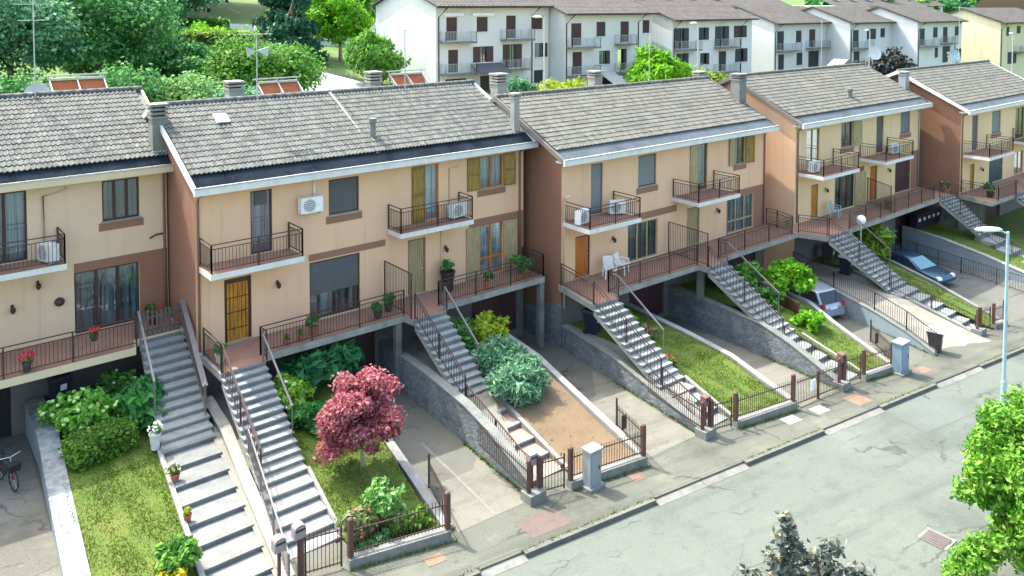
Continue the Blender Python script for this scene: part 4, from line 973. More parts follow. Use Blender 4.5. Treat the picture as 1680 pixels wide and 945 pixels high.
# lot B2
wallprism('retaining_wall', 'dark stone retaining wall left of the pink-tiled stairs', [(7.05, -.0, -1.55), (6.95, -3.4, -1.57), (6.72, -6.4, -1.66), (6.58, -8.0, -1.88), (6.38, -10.4, -2.5)], .3, lambda x: G(x)-.3, 'stone', cope='concrete')
P2 = [(-.05, -1.72), (-4.5, -1.85), (-5.8, -2.1), (-9.8, -2.88), (-10.7, -2.93)]
bed('gravel', lin(0, 7.3, -10.4, 6.65), lambda y: np.interp(-y, [0, 5.7, 9.8], [8.6, 8.5, 6.85]), P2[:4], 'gravel', seed=3)
bed('bare_soil', lambda y: np.interp(-y, [0, 5.7, 9.8, 10.7], [8.5, 8.55, 8.25, 8.2]), lin(0, 11.75, -10.9, 10.62), P2, 'soil', seed=4, amp=.012)
wallprism('garden_kerb', 'pale garden kerb beside the bare brown soil', [(11.75, 0, -1.6), (11.35, -4.6, -1.82), (11.15, -6.8, -2.25), (10.66, -10.9, -2.9)], .26, lambda x: G(x)-.2, 'pale_concrete', 'kerb')
wallprism('stair_kerb', 'pale kerb between the pink-tiled steps and the bare soil', [(8.57, -5.7, -2.05), (8.27, -9.9, -2.86)], .14, lambda x: G(x)-.2, 'pale_concrete', 'kerb')
sheet('driveway', [(11.98, 0, G(12)-.04), (10.95, -11, G(11)+.006), (13.55, -11, G(13.5)+.006), (14.9, 0, G(14.6)-.04)], M['drive'])
# lot C1
wallprism('retaining_wall', 'grey stone retaining wall with the dark bin behind it', [(14.95, -2.12, -2.3), (14.35, -6.0, -2.32), (13.98, -8.8, -2.72), (13.62, -11.1, -3.0)], .3, lambda x: G(x)-.3, 'stone', cope='concrete')
P3 = [(-2.1, -2.35), (-6.0, -2.4), (-8.6, -2.58), (-10.9, -3.14), (-11.7, -3.24)]
bed('gravel', lin(-2.1, 15.2, -11, 13.9), lambda y: np.interp(-y, [2, 8.6, 11], [15.6, 15.5, 14.2]), P3[:4], 'gravel', seed=5)
bed('lawn', lambda y: np.interp(-y, [2, 8.6, 10.9, 11.7], [15.5, 15.6, 15.4, 15.4]), lin(-2, 19.0, -11.8, 18.2), P3, 'grass', blades=20000, seed=6)
wallprism('garden_kerb', 'pale garden kerb right of the bright green lawn', [(19.0, -2.1, -2.25), (18.62, -6.0, -2.3), (18.5, -8.6, -2.5), (18.25, -11.8, -3.2)], .28, lambda x: G(x)-.2, 'pale_concrete', 'kerb')
wallprism('stair_kerb', 'pale kerb between the lowest steps and the bright green lawn', [(15.62, -8.6, -2.5), (15.42, -11.0, -3.08)], .14, lambda x: G(x)-.2, 'pale_concrete', 'kerb')
sheet('driveway', [(19.3, -2, G(19)-.02), (18.55, -12, G(18.6)+.006), (21.0, -12, G(21)+.006), (22.0, -2, G(22)-.02)], M['drive'])
# lot C2
wallprism('retaining_wall', 'blue-grey stone retaining wall left of the stairs by the leafy strip', [(22.1, -2.12, -2.1), (21.75, -6.0, -2.12), (21.6, -8.0, -2.2), (21.45, -9.6, -2.55), (21.2, -12.0, -3.3)], .3, lambda x: G(x)-.3, 'stone', cope='concrete')
P4 = [(-2.1, -2.2), (-7.5, -2.35), (-9.2, -2.85), (-11.8, -3.48), (-12.4, -3.54)]
bed('lawn', lambda y: np.interp(-y, [2, 8.9, 11.8, 12.4], [22.3, 23.2, 23.1, 23.1]), lin(-2, 26.9, -12.4, 24.85), P4, 'grass', blades=15000, seed=7)
wallprism('garden_kerb', 'pale garden kerb left of the silver car', [(26.9, -2.1, -2.15), (26.0, -7.5, -2.3), (25.6, -9.2, -2.78), (24.85, -12.4, -3.48)], .25, lambda x: G(x)-.2, 'pale_concrete', 'kerb')
wallprism('stair_kerb', 'pale kerb beside the foot of the stairs by the leafy strip', [(23.35, -8.9, -2.72), (23.2, -11.9, -3.42)], .13, lambda x: G(x)-.2, 'pale_concrete', 'kerb')
sheet('driveway', [(27.1, -2, G(27)+.0), (25.1, -12.6, G(25.1)+.006), (27.9, -12.8, G(28)+.006), (30.9, -3, G(30.5)+.0)], M['drive_grey'])
# lot D1
wallprism('retaining_wall', 'low grey wall with a railing right of the silver car', [(31.0, -3.4, -2.75), (29.8, -6.6, -2.85), (29.0, -9.3, -3.02), (28.45, -11.2, -3.3), (28.0, -12.8, -3.72)], .25, lambda x: G(x)-.3, 'blue_wall', cope='concrete')
t = thing('wall_railing', 'brown railing standing on the low wall by the silver car', 'railing', (30, -6, -2.8))
rail_obj([(31.1, -3.4, -2.7), (29.92, -6.6, -2.8), (29.12, -9.3, -2.97), (28.57, -11.2, -3.25), (28.12, -12.8, -3.67)], t, 'rails', second=False, gap=.14, h=.9)
P5 = [(-3.3, -2.85), (-6.6, -2.95), (-9.3, -3.3), (-12.6, -3.86), (-13.6, -3.98)]
bed('paved_strip', lambda y: np.interp(-y, [3.3, 6.6, 9.3, 11.2, 13], [31.3, 30.1, 29.3, 28.75, 28.2]), lambda y: np.interp(-y, [3.3, 7, 10, 13], [34.6, 33.0, 32.4, 32.2]), P5, 'gravel', seed=8, amp=.01)
wallprism('garden_wall', 'low wall left of the shaded stairs with the globe lamp on it', [(34.2, -4.0, -2.75), (33.0, -7.0, -2.9), (32.5, -9.9, -3.3), (32.3, -13.0, -3.95)], .22, lambda x: G(x)-.3, 'concrete')
P6 = [(-3.3, -2.7), (-6.0, -2.8), (-9.0, -3.25), (-12.4, -3.9), (-13, -3.98)]
bed('lawn', lambda y: np.interp(-y, [3.3, 8.3, 12.6], [33.2, 34.3, 33.8]), lin(-3.3, 37.2, -13, 35.0), P6, 'grass', blades=11000, seed=9)
wallprism('garden_kerb', 'pale garden kerb left of the dark blue car', [(37.2, -3.3, -2.62), (36.7, -6.0, -2.75), (36.1, -9.0, -3.2), (35.0, -13.0, -3.92)], .25, lambda x: G(x)-.4, 'concrete', 'kerb')
sheet('driveway', [(37.4, -3.3, -4.1), (35.2, -13.2, G(35)+.006), (42, -13.8, G(42)+.006), (44.2, -3.3, -4.1)], M['drive_grey'])
t = thing('fence', 'thin dark fence between the dark blue car and the blue-grey wall', 'fence', (42, -8, -4.1))
rail_obj([(42.9, -3.4, -4.1), (41.7, -8.1, -4.12), (40.6, -12.6, -4.12)], t, 'rails', second=False, gap=.16, h=.95)
wallprism('retaining_wall', 'smooth blue-grey retaining wall behind the dark blue car', [(43.9, -3.3, -2.7), (43.6, -6.0, -2.85), (43.2, -8.8, -3.2), (42.6, -12.4, -3.8)], .3, lambda x: -4.4, 'blue_wall', cope='pale_concrete')
P7 = [(-3.3, -2.75), (-6.0, -2.9), (-9.0, -3.3), (-12.6, -3.85), (-14, -3.95)]
bed('lawn', lambda y: np.interp(-y, [3.3, 6, 8.8, 12.4, 14], [44.1, 43.8, 43.4, 42.8, 42.6]), lin(-3.3, 47.5, -14, 44.6), P7, 'grass', blades=8000, seed=10)
bed('lawn', lin(-5, 47.5, -14, 45.8), lin(-5, 62, -14, 60), [(-5, -3.2), (-9, -3.5), (-14, -4.0)], 'grass', seed=11)

# ------------------------------------------------------------------ front fences: low wall, posts, panels, gate
def fence_panel(mb, p, q, h=.85, z0=.1, gap=.1, top=True):
    p = Vector(p); q = Vector(q); Z = Vector((0, 0, 1)); L_ = (q-p).length
    mb.bar(p+Z*(z0+.06), q+Z*(z0+.06), .03, .03); mb.bar(p+Z*(h-.12), q+Z*(h-.12), .03, .03)
    k = max(2, int(L_/gap))
    for i in range(k+1):
        a = p.lerp(q, i/k); mb.bar(a+Z*z0, a+Z*(h+.02), .014)
def post(mb, p, h, w_=.13):
    x, y, z = p; mb.box(x-w_/2, x+w_/2, y-w_/2, y+w_/2, z, z+h); mb.lathe((x, y, z+h), [(w_*.62, -.01), (w_*.62, .02), (w_*.35, .05), (.01, .06)], 8)
def front_fence(label, a, b, side=None, wall_h=.24, posts=(0, 1), side_plate=False):
    """a, b: plan ends of the low wall; side: returning panel end"""
    t = thing('front_fence', label, 'fence', (a[0], a[1], G(a[0])))
    za, zb = G(a[0]), G(b[0]); d = Vector((b[0]-a[0], b[1]-a[1], 0)).normalized(); n = Vector((-d.y, d.x, 0))*.16
    mb = MB(); A = Vector((a[0], a[1], za-.15)); B_ = Vector((b[0], b[1], zb-.15)); u = Vector((0, 0, wall_h+.15)); u2 = Vector((0, 0, wall_h+.15+(za-zb)*.55))
    mb.hexa([A-n, B_-n, B_+n, A+n, A-n+u, B_-n+u2, B_+n+u2, A+n+u]); mb.build('low_wall', M['concrete'], t)
    mb = MB(); fence_panel(mb, A+u+Vector((0, 0, 0)), B_+u2, .82, .06); mb.build('panel', M['iron'], t)
    for k, (p, uu) in enumerate(((A, u), (B_, u2))):
        if k in posts:
            mb = MB(); post(mb, p+uu+(d*.06 if k == 0 else -d*.06), 1.0); mb.build('post', M['rust'], t)
    if side:
        S = Vector((side[0], side[1], side[2])); E = B_+u2
        mb = MB(); fence_panel(mb, E, S, .82, .06); mb.bar(S, S+Vector((0, 0, 1.05)), .05)
        if side_plate:
            m_ = E.lerp(S, .72); mb.bar(m_+Vector((0, 0, .2)), m_+Vector((0, 0, .7)), .24, .02)
        mb.build('side_panel', M['iron'], t)
    return t
def gate(label, a, b, lat=True):
    t = thing('entrance_gate', label, 'gate', (a[0], a[1], G(a[0])))
    A = Vector((a[0], a[1], G(a[0])+.05)); B_ = Vector((b[0], b[1], G(b[0])+.05)); mb = MB(); fence_panel(mb, A, B_, 1.1, .05)
    mb.bar(A, A+Vector((0, 0, 1.1)), .04); mb.bar(B_, B_+Vector((0, 0, 1.1)), .04); mb.build('gate_leaf', M['iron'], t)
    if lat:
        p = A.lerp(B_, .9)+Vector((0, -.03, .75)); MB().box(p.x-.07, p.x+.07, p.y-.03, p.y+.03, p.z-.06, p.z+.06).build('lock', M['rust'], t)
    for p in (A-Vector((.12, 0, .05)),):
        mb = MB(); post(mb, p, 1.25, .12); mb.build('post', M['rust'], t)
    return t
front_fence('front fence in front of the pink rose bush', (.62, -9.95), (3.36, -10.58), (3.95, -8.6, -2.45))
gate('black entrance gate below the two grey letterboxes', (-.45, -9.72), (.45, -9.9))
front_fence('front fence in front of the bare brown soil', (7.68, -10.72), (10.62, -11.18), (11.2, -9.3, -2.78), side_plate=True)
gate('iron entrance gate at the foot of the pink-tiled steps', (6.75, -10.55), (7.5, -10.7))
front_fence('front fence in front of the bright green lawn', (15.1, -11.42), (18.2, -11.9))
gate('iron entrance gate beside the brown letterbox, below the red flowers', (14.1, -11.25), (14.95, -11.4))
t = thing('driveway_gate', 'closed double driveway gate right of the bright green lawn', 'gate', (19.7, -12, G(19.7))); mb = MB()
fence_panel(mb, (18.35, -11.92, G(18.35)+.05), (19.65, -12.0, G(19.65)+.05), 1.05, .05); mb.build('gate_leaf', M['iron'], t)
mb = MB(); fence_panel(mb, (19.75, -12.0, G(19.75)+.05), (21.05, -12.08, G(21.05)+.05), 1.05, .05); mb.build('gate_leaf', M['iron'], t)
MB().box(19.2, 19.5, -12.02, -11.99, G(19)+.45, G(19)+.85).build('sign_plate', M['white'], t); mb = MB(); post(mb, (19.7, -12.0, G(19.7)), 1.1, .08); mb.build('post', M['rust'], t)
front_fence('front fence with the tall grey cabinet at its end', (22.85, -12.15), (24.85, -12.45), (26.55, -10.5, -3.5), side_plate=True)
gate('iron entrance gate between the driveway gate and the tall grey cabinet', (21.75, -12.02), (22.7, -12.13))
front_fence('front fence at the end of the lawn left of the dark blue car', (34.0, -12.95), (35.1, -13.1))
gate('iron entrance gate at the foot of the shaded stairs', (32.9, -12.75), (33.8, -12.9))
front_fence('far front fence behind the street lamp pole', (42.6, -13.5), (46, -13.9))
# pillar blocks with letterboxes
def letterbox(label, x, y, z, mat, w_=.3, h=.36, round_=False):
    t = thing('letterbox', label, 'letterbox', (x, y, z)); mb = MB()
    if round_:
        pts = [(x-w_/2, y-.12, z), (x+w_/2, y-.12, z), (x+w_/2, y-.12, z+h*.7)]+[(x+w_/2*math.cos(a), y-.12, z+h*.7+w_*.35*math.sin(a)) for a in (.5, 1.05, 1.57, 2.09, 2.64)]+[(x-w_/2, y-.12, z+h*.7)]
        mb.prism(pts, (0, .24, 0))
    else:
        mb.prism([(x-w_/2, y-.12, z), (x-w_/2, y+.12, z), (x-w_/2, y+.12, z+h), (x-w_/2, y-.12, z+h*.9)], (w_, 0, 0))
    mb.build('box_body', M[mat], t); MB().box(x-w_*.4, x+w_*.4, y-.132, y-.121, z+h*.55, z+h*.68).build('flap', M['black'], t)
    MB().bar((x, y, G(x)), (x, y, z), .07).build('stand', M['rust'], t)
    return t
letterbox('left of the two grey round-topped letterboxes at the black entrance gate', -1.15, -9.75, G(-1)+1.05, 'box_grey', round_=True)
letterbox('right of the two grey round-topped letterboxes at the black entrance gate', -.62, -9.72, G(-1)+1.15, 'box_grey', round_=True)
letterbox('grey-brown letterbox at the gate of the pink-tiled steps', 6.45, -10.4, G(6.4)+1.05, 'box_grey')
letterbox('brown letterbox at the gate below the red flowers', 13.85, -11.1, G(13.8)+1.05, 'box_brown')
letterbox('brown letterbox at the gate between the driveway gate and the grey cabinet', 21.5, -11.95, G(21.5)+1.05, 'box_brown')
for x, y, lb in ((6.4, -10.55, 'grey concrete block under the gate post of the pink-tiled steps'), (13.75, -11.2, 'grey concrete block at the foot of the brown letterbox below the red flowers'), (21.35, -12.05, 'grey concrete block by the gate between the driveway gate and the cabinet'), (33.5-.9, -12.85, 'grey concrete block by the gate of the shaded stairs')):
    t = thing('gate_block', lb, 'concrete block', (x, y, G(x)))
    MB().box(x-.3, x+.3, y-.25, y+.25, G(x)-.2, G(x)+.3).build('block', M['concrete'], t)
    mb = MB(); post(mb, (x-.18, y, G(x)+.3), .95, .1); mb.build('post', M['rust'], t); mb = MB(); post(mb, (x+.2, y, G(x)+.3), .95, .1); mb.build('post', M['rust'], t)
    if x < 20:
        mb = MB(); fence_panel(mb, (x-.25, y, G(x)+.3), (x-.15, y+2.6, G(x)+.62), .8, .05); mb.build('side_panel', M['iron'], t)
# weeds along wall feet and kerbs, clods on the bare soil
def weeds(name, lines, n, label, mat, seed, hmax=.12):
    g = np.random.default_rng(seed); v = []; F = []; tot = [math.dist(a[:2], b[:2]) for a, b in lines]; pr = np.array(tot)/sum(tot)
    for k in range(n):
        i = int(g.choice(len(lines), p=pr)); a, b = lines[i]; f = g.random(); f = (round(f*9)+g.normal(0, .25))/9 if g.random() < .7 else f; f = min(1, max(0, f))
        x = a[0]+(b[0]-a[0])*f+g.normal(0, .035); y = a[1]+(b[1]-a[1])*f-abs(g.normal(0, .04)); z = a[2]+(b[2]-a[2])*f; h = .03+hmax*g.random()**2; t_ = g.random()*6.28; w_ = .012+.015*g.random()
        v += [(x-math.cos(t_)*w_, y-math.sin(t_)*w_, z-.01), (x+math.cos(t_)*w_, y+math.sin(t_)*w_, z-.01), (x+g.normal(0, .04), y+g.normal(0, .04), z+h)]; F.append((3*k, 3*k+1, 3*k+2))
    me = bpy.data.meshes.new(name); me.from_pydata(v, [], F); me.materials.append(mat); o = link(name, me); o['kind'] = 'stuff'; o['label'] = label
g3 = lambda x, y, d=0: (x, y, G(x)+d)
W_ = lambda pts, d=-.03: [(g3(a[0]+d, a[1], .004), g3(b[0]+d, b[1], .004)) for a, b in zip(pts[:-1], pts[1:])]
weeds('weeds', [(g3(.6, -10.14), g3(3.4, -10.78)), (g3(7.7, -10.92), g3(10.6, -11.38)), (g3(15.1, -11.62), g3(18.2, -12.1)), (g3(22.8, -12.33), g3(24.8, -12.65))]
      + W_([(6.72, -6.4), (6.58, -8.0), (6.38, -10.4)]) + W_([(14.35, -6.0), (13.98, -8.8), (13.62, -11.1)]) + W_([(21.6, -8.0), (21.45, -9.6), (21.2, -12.0)])
      + W_([(29.0, -9.3), (28.45, -11.2), (28.0, -12.8)]) + W_([(4.0, -6.0), (3.72, -8.0), (3.36, -10.3)], .32) + W_([(11.15, -6.8), (10.66, -10.9)], .3), 3400, 'weeds growing along the feet of the walls and fences', M['blade'], 5)
weeds('weeds', [(g3(a, kerb_y(a)+.06, .004), g3(b, kerb_y(b)+.06, .004)) for a, b in segs[1:7]], 1500, 'weeds growing along the kerb', M['blade'], 6, .06)
def clods():
    g = np.random.default_rng(9); mb = MB()
    for k in range(150):
        y = -4.6-6.0*g.random(); xa = float(np.interp(-y, [0, 5.7, 9.8, 10.7], [8.6, 8.65, 8.4, 8.3])); xb = lin(0, 11.7, -10.9, 10.58)(y); x = xa+(xb-xa)*g.random(); z = slope_at(y, P2); s = .008+.022*g.random()**3
        mb.hexa([(x-s, y-s, z-.01), (x+s, y-s*.8, z-.01), (x+s*.9, y+s, z-.01), (x-s*.8, y+s, z-.01), (x-s*.6, y-s*.5, z+s), (x+s*.5, y-s*.6, z+s*.9), (x+s*.6, y+s*.5, z+s), (x-s*.5, y+s*.6, z+s*.8)])
    o = mb.build('soil_clods', M['soil']); o['kind'] = 'stuff'; o['label'] = 'small clods lying on the bare brown soil'
clods()
#@@PART3
# ------------------------------------------------------------------ street furniture
def cabinet(label, x, y, h, mat, w_=.62, d=.4, base=.1):
    z = G(x); t = thing('utility_cabinet', label, 'cabinet', (x, y, z))
    MB().box(x-w_/2-.1, x+w_/2+.1, y-d/2-.1, y+d/2+.1, z-.1, z+base).build('plinth', M['concrete'], t)
    mb = MB(); mb.box(x-w_/2, x+w_/2, y-d/2, y+d/2, z+base, z+h); mb.build('cabinet_body', M[mat], t)
    mb = MB(); mb.prism([(x-w_/2-.04, y-d/2-.05, z+h), (x+w_/2+.04, y-d/2-.05, z+h), (x+w_/2+.04, y+d/2+.04, z+h), (x-w_/2-.04, y+d/2+.04, z+h)], (0, 0, .06)); mb.build('cabinet_top', M[mat], t)
    MB().box(x-w_/2+.05, x+w_/2-.05, y-d/2-.014, y-d/2-.001, z+base+.08, z+h-.07).build('cabinet_door', M[mat], t)
    MB().box(x+w_/2-.12, x+w_/2-.09, y-d/2-.03, y-d/2-.015, z+h*.5, z+h*.6).build('handle', M['black'], t)
    return t
cabinet('narrow grey utility cabinet on the pavement before the bare brown soil', 8.3, -11.1, 1.2, 'cab', .46, .36)
cabinet('tall blue-grey utility cabinet on the pavement before the silver car', 24.9, -12.75, 1.32, 'cab_blue', .66, .42)
def street_lamp(label, x, y, h, z0, arm=(-.55, .25), mat='lamp_blue'):
    t = thing('street_lamp', label, 'street lamp', (x, y, z0)); mb = MB()
    mb.lathe((x, y, z0), [(.1, -.1), (.1, .9), (.075, 1.0), (.055, h)], 10); mb.tube([(x, y, z0+h-.1), (x+arm[0]*.3, y+arm[1]*.3, z0+h+.02), (x+arm[0]*.7, y+arm[1]*.7, z0+h+.06)], .035, 7); mb.build('pole', M[mat], t, False)
    c = Vector((x+arm[0], y+arm[1], z0+h+.1)); hd = MB(); a = Vector((arm[0], arm[1], 0)).normalized(); b = Vector((-a.y, a.x, 0)); n0 = 0
    K, S = 12, 9
    for i in range(S+1):
        u = -1+2*i/S; r = math.sqrt(max(0, 1-u*u))
        for j in range(K):
            th = 6.283*j/K; hd.v.append(tuple(c+a*u*.58+b*math.cos(th)*r*.17+Vector((0, 0, math.sin(th)*r*.10))))
    for i in range(S):
        for j in range(K): hd.f.append((i*K+j, i*K+(j+1) % K, (i+1)*K+(j+1) % K, (i+1)*K+j)); hd.m.append(0)
    hd.build('lamp_head', M['lamp_glass'], t, True)
    return t
street_lamp('tall pale blue street lamp at the right with a white oval head', 25.6, -16.65, 6.95, G(25.6)-.12, (-.62, .5))
def globe_lamp(label, x, y, z0, h):
    t = thing('globe_lamp', label, 'globe lamp', (x, y, z0)); MB().lathe((x, y, z0), [(.06, -.1), (.045, .3), (.03, h)], 8).build('pole', M['galv'], t)
    r = .27; MB().lathe((x, y, z0+h+r*.8), [(r*math.sin(a), -r*math.cos(a)) for a in np.linspace(.35, 3.1, 10)], 14).build('globe', M['lamp_glass'], t, True)
    return t
globe_lamp('globe lamp on a thin pole in front of the shaded staircase', 33.5, -6.1, -2.85, 2.75)
def bin_(label, x, y, z, mat, lid, rz=0, sticker=True):
    t = thing('wheelie_bin', label, 'bin', (x, y, z)); mb = MB(); t.rotation_euler = (0, 0, 0)
    ca, sa = math.cos(rz), math.sin(rz); T = lambda a, b, c: (x+a*ca-b*sa, y+a*sa+b*ca, z+c)
    mb.hexa([T(-.21, -.24, .05), T(.21, -.24, .05), T(.21, .2, .05), T(-.21, .2, .05), T(-.28, -.33, .95), T(.28, -.33, .95), T(.28, .33, .95), T(-.28, .33, .95)])
    mb.hexa([T(-.31, -.36, .9), T(.31, -.36, .9), T(.31, .36, .9), T(-.31, .36, .9), T(-.31, -.36, .96), T(.31, -.36, .96), T(.31, .36, .96), T(-.31, .36, .96)])
    mb.build('bin_body', M[mat], t)
    ld = MB(); ld.hexa([T(-.3, -.4, .962), T(.3, -.4, .962), T(.3, .36, .962), T(-.3, .36, .962), T(-.27, -.36, 1.02), T(.27, -.36, 1.02), T(.26, .3, 1.08), T(-.26, .3, 1.08)]); ld.bar(T(-.25, .4, 1.0), T(.25, .4, 1.0), .04); ld.build('lid', M[lid], t)
    for s in (-1, 1):
        w_ = MB(); w_.tube([T(s*.2, .24, .1), T(s*.27, .24, .1)], .1, 12); w_.build('wheel', M['tyre'], t)
    if sticker:
        MB().poly([T(-.1, -.312, .55), T(.1, -.312, .55), T(.1, -.325, .75), T(-.1, -.325, .75)]).build('sticker', M['white'], t)
    return t
bin_('dark grey wheelie bin with a pale lid on the open pavement', 28.6, -12.55, G(28.6), 'bin_grey', 'pot_pale', .25)
bin_('navy wheelie bin with a white lid on the paved strip by the globe lamp', 32.9, -5.6, -2.93, 'bin_navy', 'white', .1)
bin_('dark wheelie bin under the stairs below the orange door', 15.6, -3.4, -2.38, 'bin_navy', 'bin_navy', .3)
bin_('dark wheelie bin in the shade under the globe-lamp house', 33.9, -3.9, -2.9, 'bin_grey', 'bin_grey', .2)
bin_('dark wheelie bin with a white and red sticker behind the white-flowered shrub at the left', -3.7, 2.3, -1.47, 'bin_navy', 'bin_navy', .2)

for i, w_ in enumerate(('first', 'second', 'middle', 'fourth', 'last')):
    bin_(w_+' from the left in the row of five dark bins under the far terrace', 44.35+i*.66, -4.0, -2.76, 'bin_navy', 'bin_navy', -.25)
# ------------------------------------------------------------------ cars
def car(label, loc, rz, L_, W_, H, prof, glass, paint, cabin, wheels, hatch=True, light_front=False):
    """prof: side outline (x forward, z) of the body; cabin: greenhouse outline"""
    t = thing('parked_car', label, 'car', loc); ca, sa = math.cos(rz), math.sin(rz)
    T = lambda a, b, c: (loc[0]+a*ca-b*sa, loc[1]+a*sa+b*ca, loc[2]+c)
    def loft(outline, wb, wt, z0, z1, name, mat, sub=2):
        import bmesh
        n = len(outline); rows = [-1, -.93, .93, 1]; mb = MB()
        for r in rows:
            ins = .94 if abs(r) == 1 else 1
            for (a, c) in outline:
                f = (c-z0)/max(.01, z1-z0); half = wb+(wt-wb)*f
                cx = sum(p[0] for p in outline)/n; cz = sum(p[1] for p in outline)/n
                mb.v.append(T(cx+(a-cx)*ins, r*half, cz+(c-cz)*ins))
        for i in range(3):
            for j in range(n): k = (j+1) % n; mb.f.append((i*n+j, i*n+k, (i+1)*n+k, (i+1)*n+j)); mb.m.append(0)
        mb.f.append(tuple(range(n))); mb.m.append(0); mb.f.append(tuple(3*n+n-1-j for j in range(n))); mb.m.append(0)
        o = mb.build(name, M[mat], t, True)
        md = o.modifiers.new('bevel', 'BEVEL'); md.width = .03; md.segments = 2; md.limit_method = 'ANGLE'
        return o
    loft(prof, W_/2, W_/2*.98, .2, .9, 'body', paint)
    loft(cabin, W_/2*.97, W_/2*.72, cabin[0][1], H, 'cabin', paint)
    # glazing set 6 mm proud of the cabin
    def pane(pts, name, mat):
        MB().poly([T(*p) for p in pts]).build(name, M[mat], t)
    zb = cabin[0][1]; half = lambda c: (W_/2*.97+(W_/2*.72-W_/2*.97)*(c-zb)/(H-zb))
    (xf0, xf1), (xr0, xr1) = glass['front'], glass['rear']; z0, z1 = zb+.05, H-.1
    pane([(xf0+.012, -half(z0)*.9, z0), (xf0+.012, half(z0)*.9, z0), (xf1+.012, half(z1)*.88, z1), (xf1+.012, -half(z1)*.88, z1)], 'windscreen', glass.get('fm', 'car_glass'))
    pane([(xr0-.012, -half(z0)*.9, z0), (xr0-.012, half(z0)*.9, z0), (xr1-.012, half(z1)*.88, z1), (xr1-.012, -half(z1)*.88, z1)], 'rear_window', 'car_glass')
    m_ = (xf0+xr0)/2
    for s in (-1, 1):
        for a0, a1, b0, b1 in ((m_+.05, xf0-.12, m_+.05, xf1-.1), (xr0+.15, m_-.05, xr1+.15, m_-.05)):
            pane([(a0, s*(half(z0)+.008), z0), (a1, s*(half(z0)+.008), z0), (b1, s*(half(z1)+.012), z1), (b0, s*(half(z1)+.012), z1)], 'side_window', 'car_glass')
        pane([(xf0-.3, s*(half(zb)+.0), zb), (xf0-.3, s*(half(zb)+.18), zb+.02), (xf0-.25, s*(half(zb)+.18), zb+.14), (xf0-.25, s*half(zb), zb+.12)], 'mirror', paint)
    for wx in wheels:
        for s in (-1, 1):
            w_ = MB(); w_.tube([T(wx, s*(W_/2-.2), .31), T(wx, s*(W_/2+.015), .31)], .31, 18); o = w_.build('wheel', M['tyre'], t)
            r = MB(); r.tube([T(wx, s*(W_/2+.012), .31), T(wx, s*(W_/2+.022), .31)], .2, 12); r.build('rim', M['alu'], o)
    xb = min(p[0] for p in prof); xt = max(p[0] for p in prof)
    for s in (-1, 1):
        b = MB(); b.hexa([T(xb-.012, s*W_*.33, .68), T(xb-.012, s*W_*.46, .68), T(xb+.1, s*W_*.495, .68), T(xb+.1, s*W_*.33, .68), T(xb+.02, s*W_*.35, .95), T(xb+.02, s*W_*.45, .95), T(xb+.12, s*W_*.48, .95), T(xb+.12, s*W_*.35, .95)]); b.build('tail_lamp', M['tail'], t)
        h = MB(); h.hexa([T(xt-.2, s*W_*.3, .6), T(xt+.004, s*W_*.3, .6), T(xt-.06, s*W_*.46, .6), T(xt-.25, s*W_*.47, .6), T(xt-.25, s*W_*.3, .74), T(xt-.04, s*W_*.3, .72), T(xt-.12, s*W_*.45, .73), T(xt-.28, s*W_*.46, .74)]); h.build('headlight', M['lamp_glass'], t)
    MB().poly([T(xb-.014, -.26, .62), T(xb-.014, .26, .62), T(xb-.006, .26, .73), T(xb-.006, -.26, .73)]).build('number_plate', M['white'], t)
    MB().hexa([T(xb-.03, -W_*.44, .28), T(xb-.03, W_*.44, .28), T(xb+.15, W_*.47, .28), T(xb+.15, -W_*.47, .28), T(xb-.03, -W_*.44, .5), T(xb-.03, W_*.44, .5), T(xb+.15, W_*.47, .5), T(xb+.15, -W_*.47, .5)]).build('rear_bumper', M[paint], t)
    return t
hb = [(-1.95, .25), (1.75, .22), (2.0, .35), (2.02, .55), (1.85, .72), (.95, .92), (-1.85, .95), (-2.0, .7)]
hc = [(1.05, .88), (.2, 1.42), (-.3, 1.48), (-1.45, 1.42), (-1.92, .92)]
car('silver hatchback seen from behind on the sloping driveway', (28.75, -5.6, G(29)-.0), math.pi/2-.2+.0, 4.0, 1.72, 1.48, hb, dict(front=(1.02, .26), rear=(-1.94, -1.52)), 'car_silver', hc, (-1.25, 1.25))
sb = [(-2.1, .28), (1.95, .22), (2.2, .38), (2.22, .55), (2.05, .72), (1.0, .88), (-1.6, .95), (-2.1, .92), (-2.15, .6)]
sc = [(1.0, .86), (.15, 1.34), (-.4, 1.42), (-1.1, 1.36), (-1.85, .93)]
car('dark blue car with a bright windscreen parked nose to the street', (38.7, -6.6, -4.15), -math.pi/2-.14, 4.4, 1.78, 1.42, sb, dict(front=(.99, .18), rear=(-1.86, -1.14), fm='wind_glass'), 'car_blue', sc, (-1.35, 1.35))

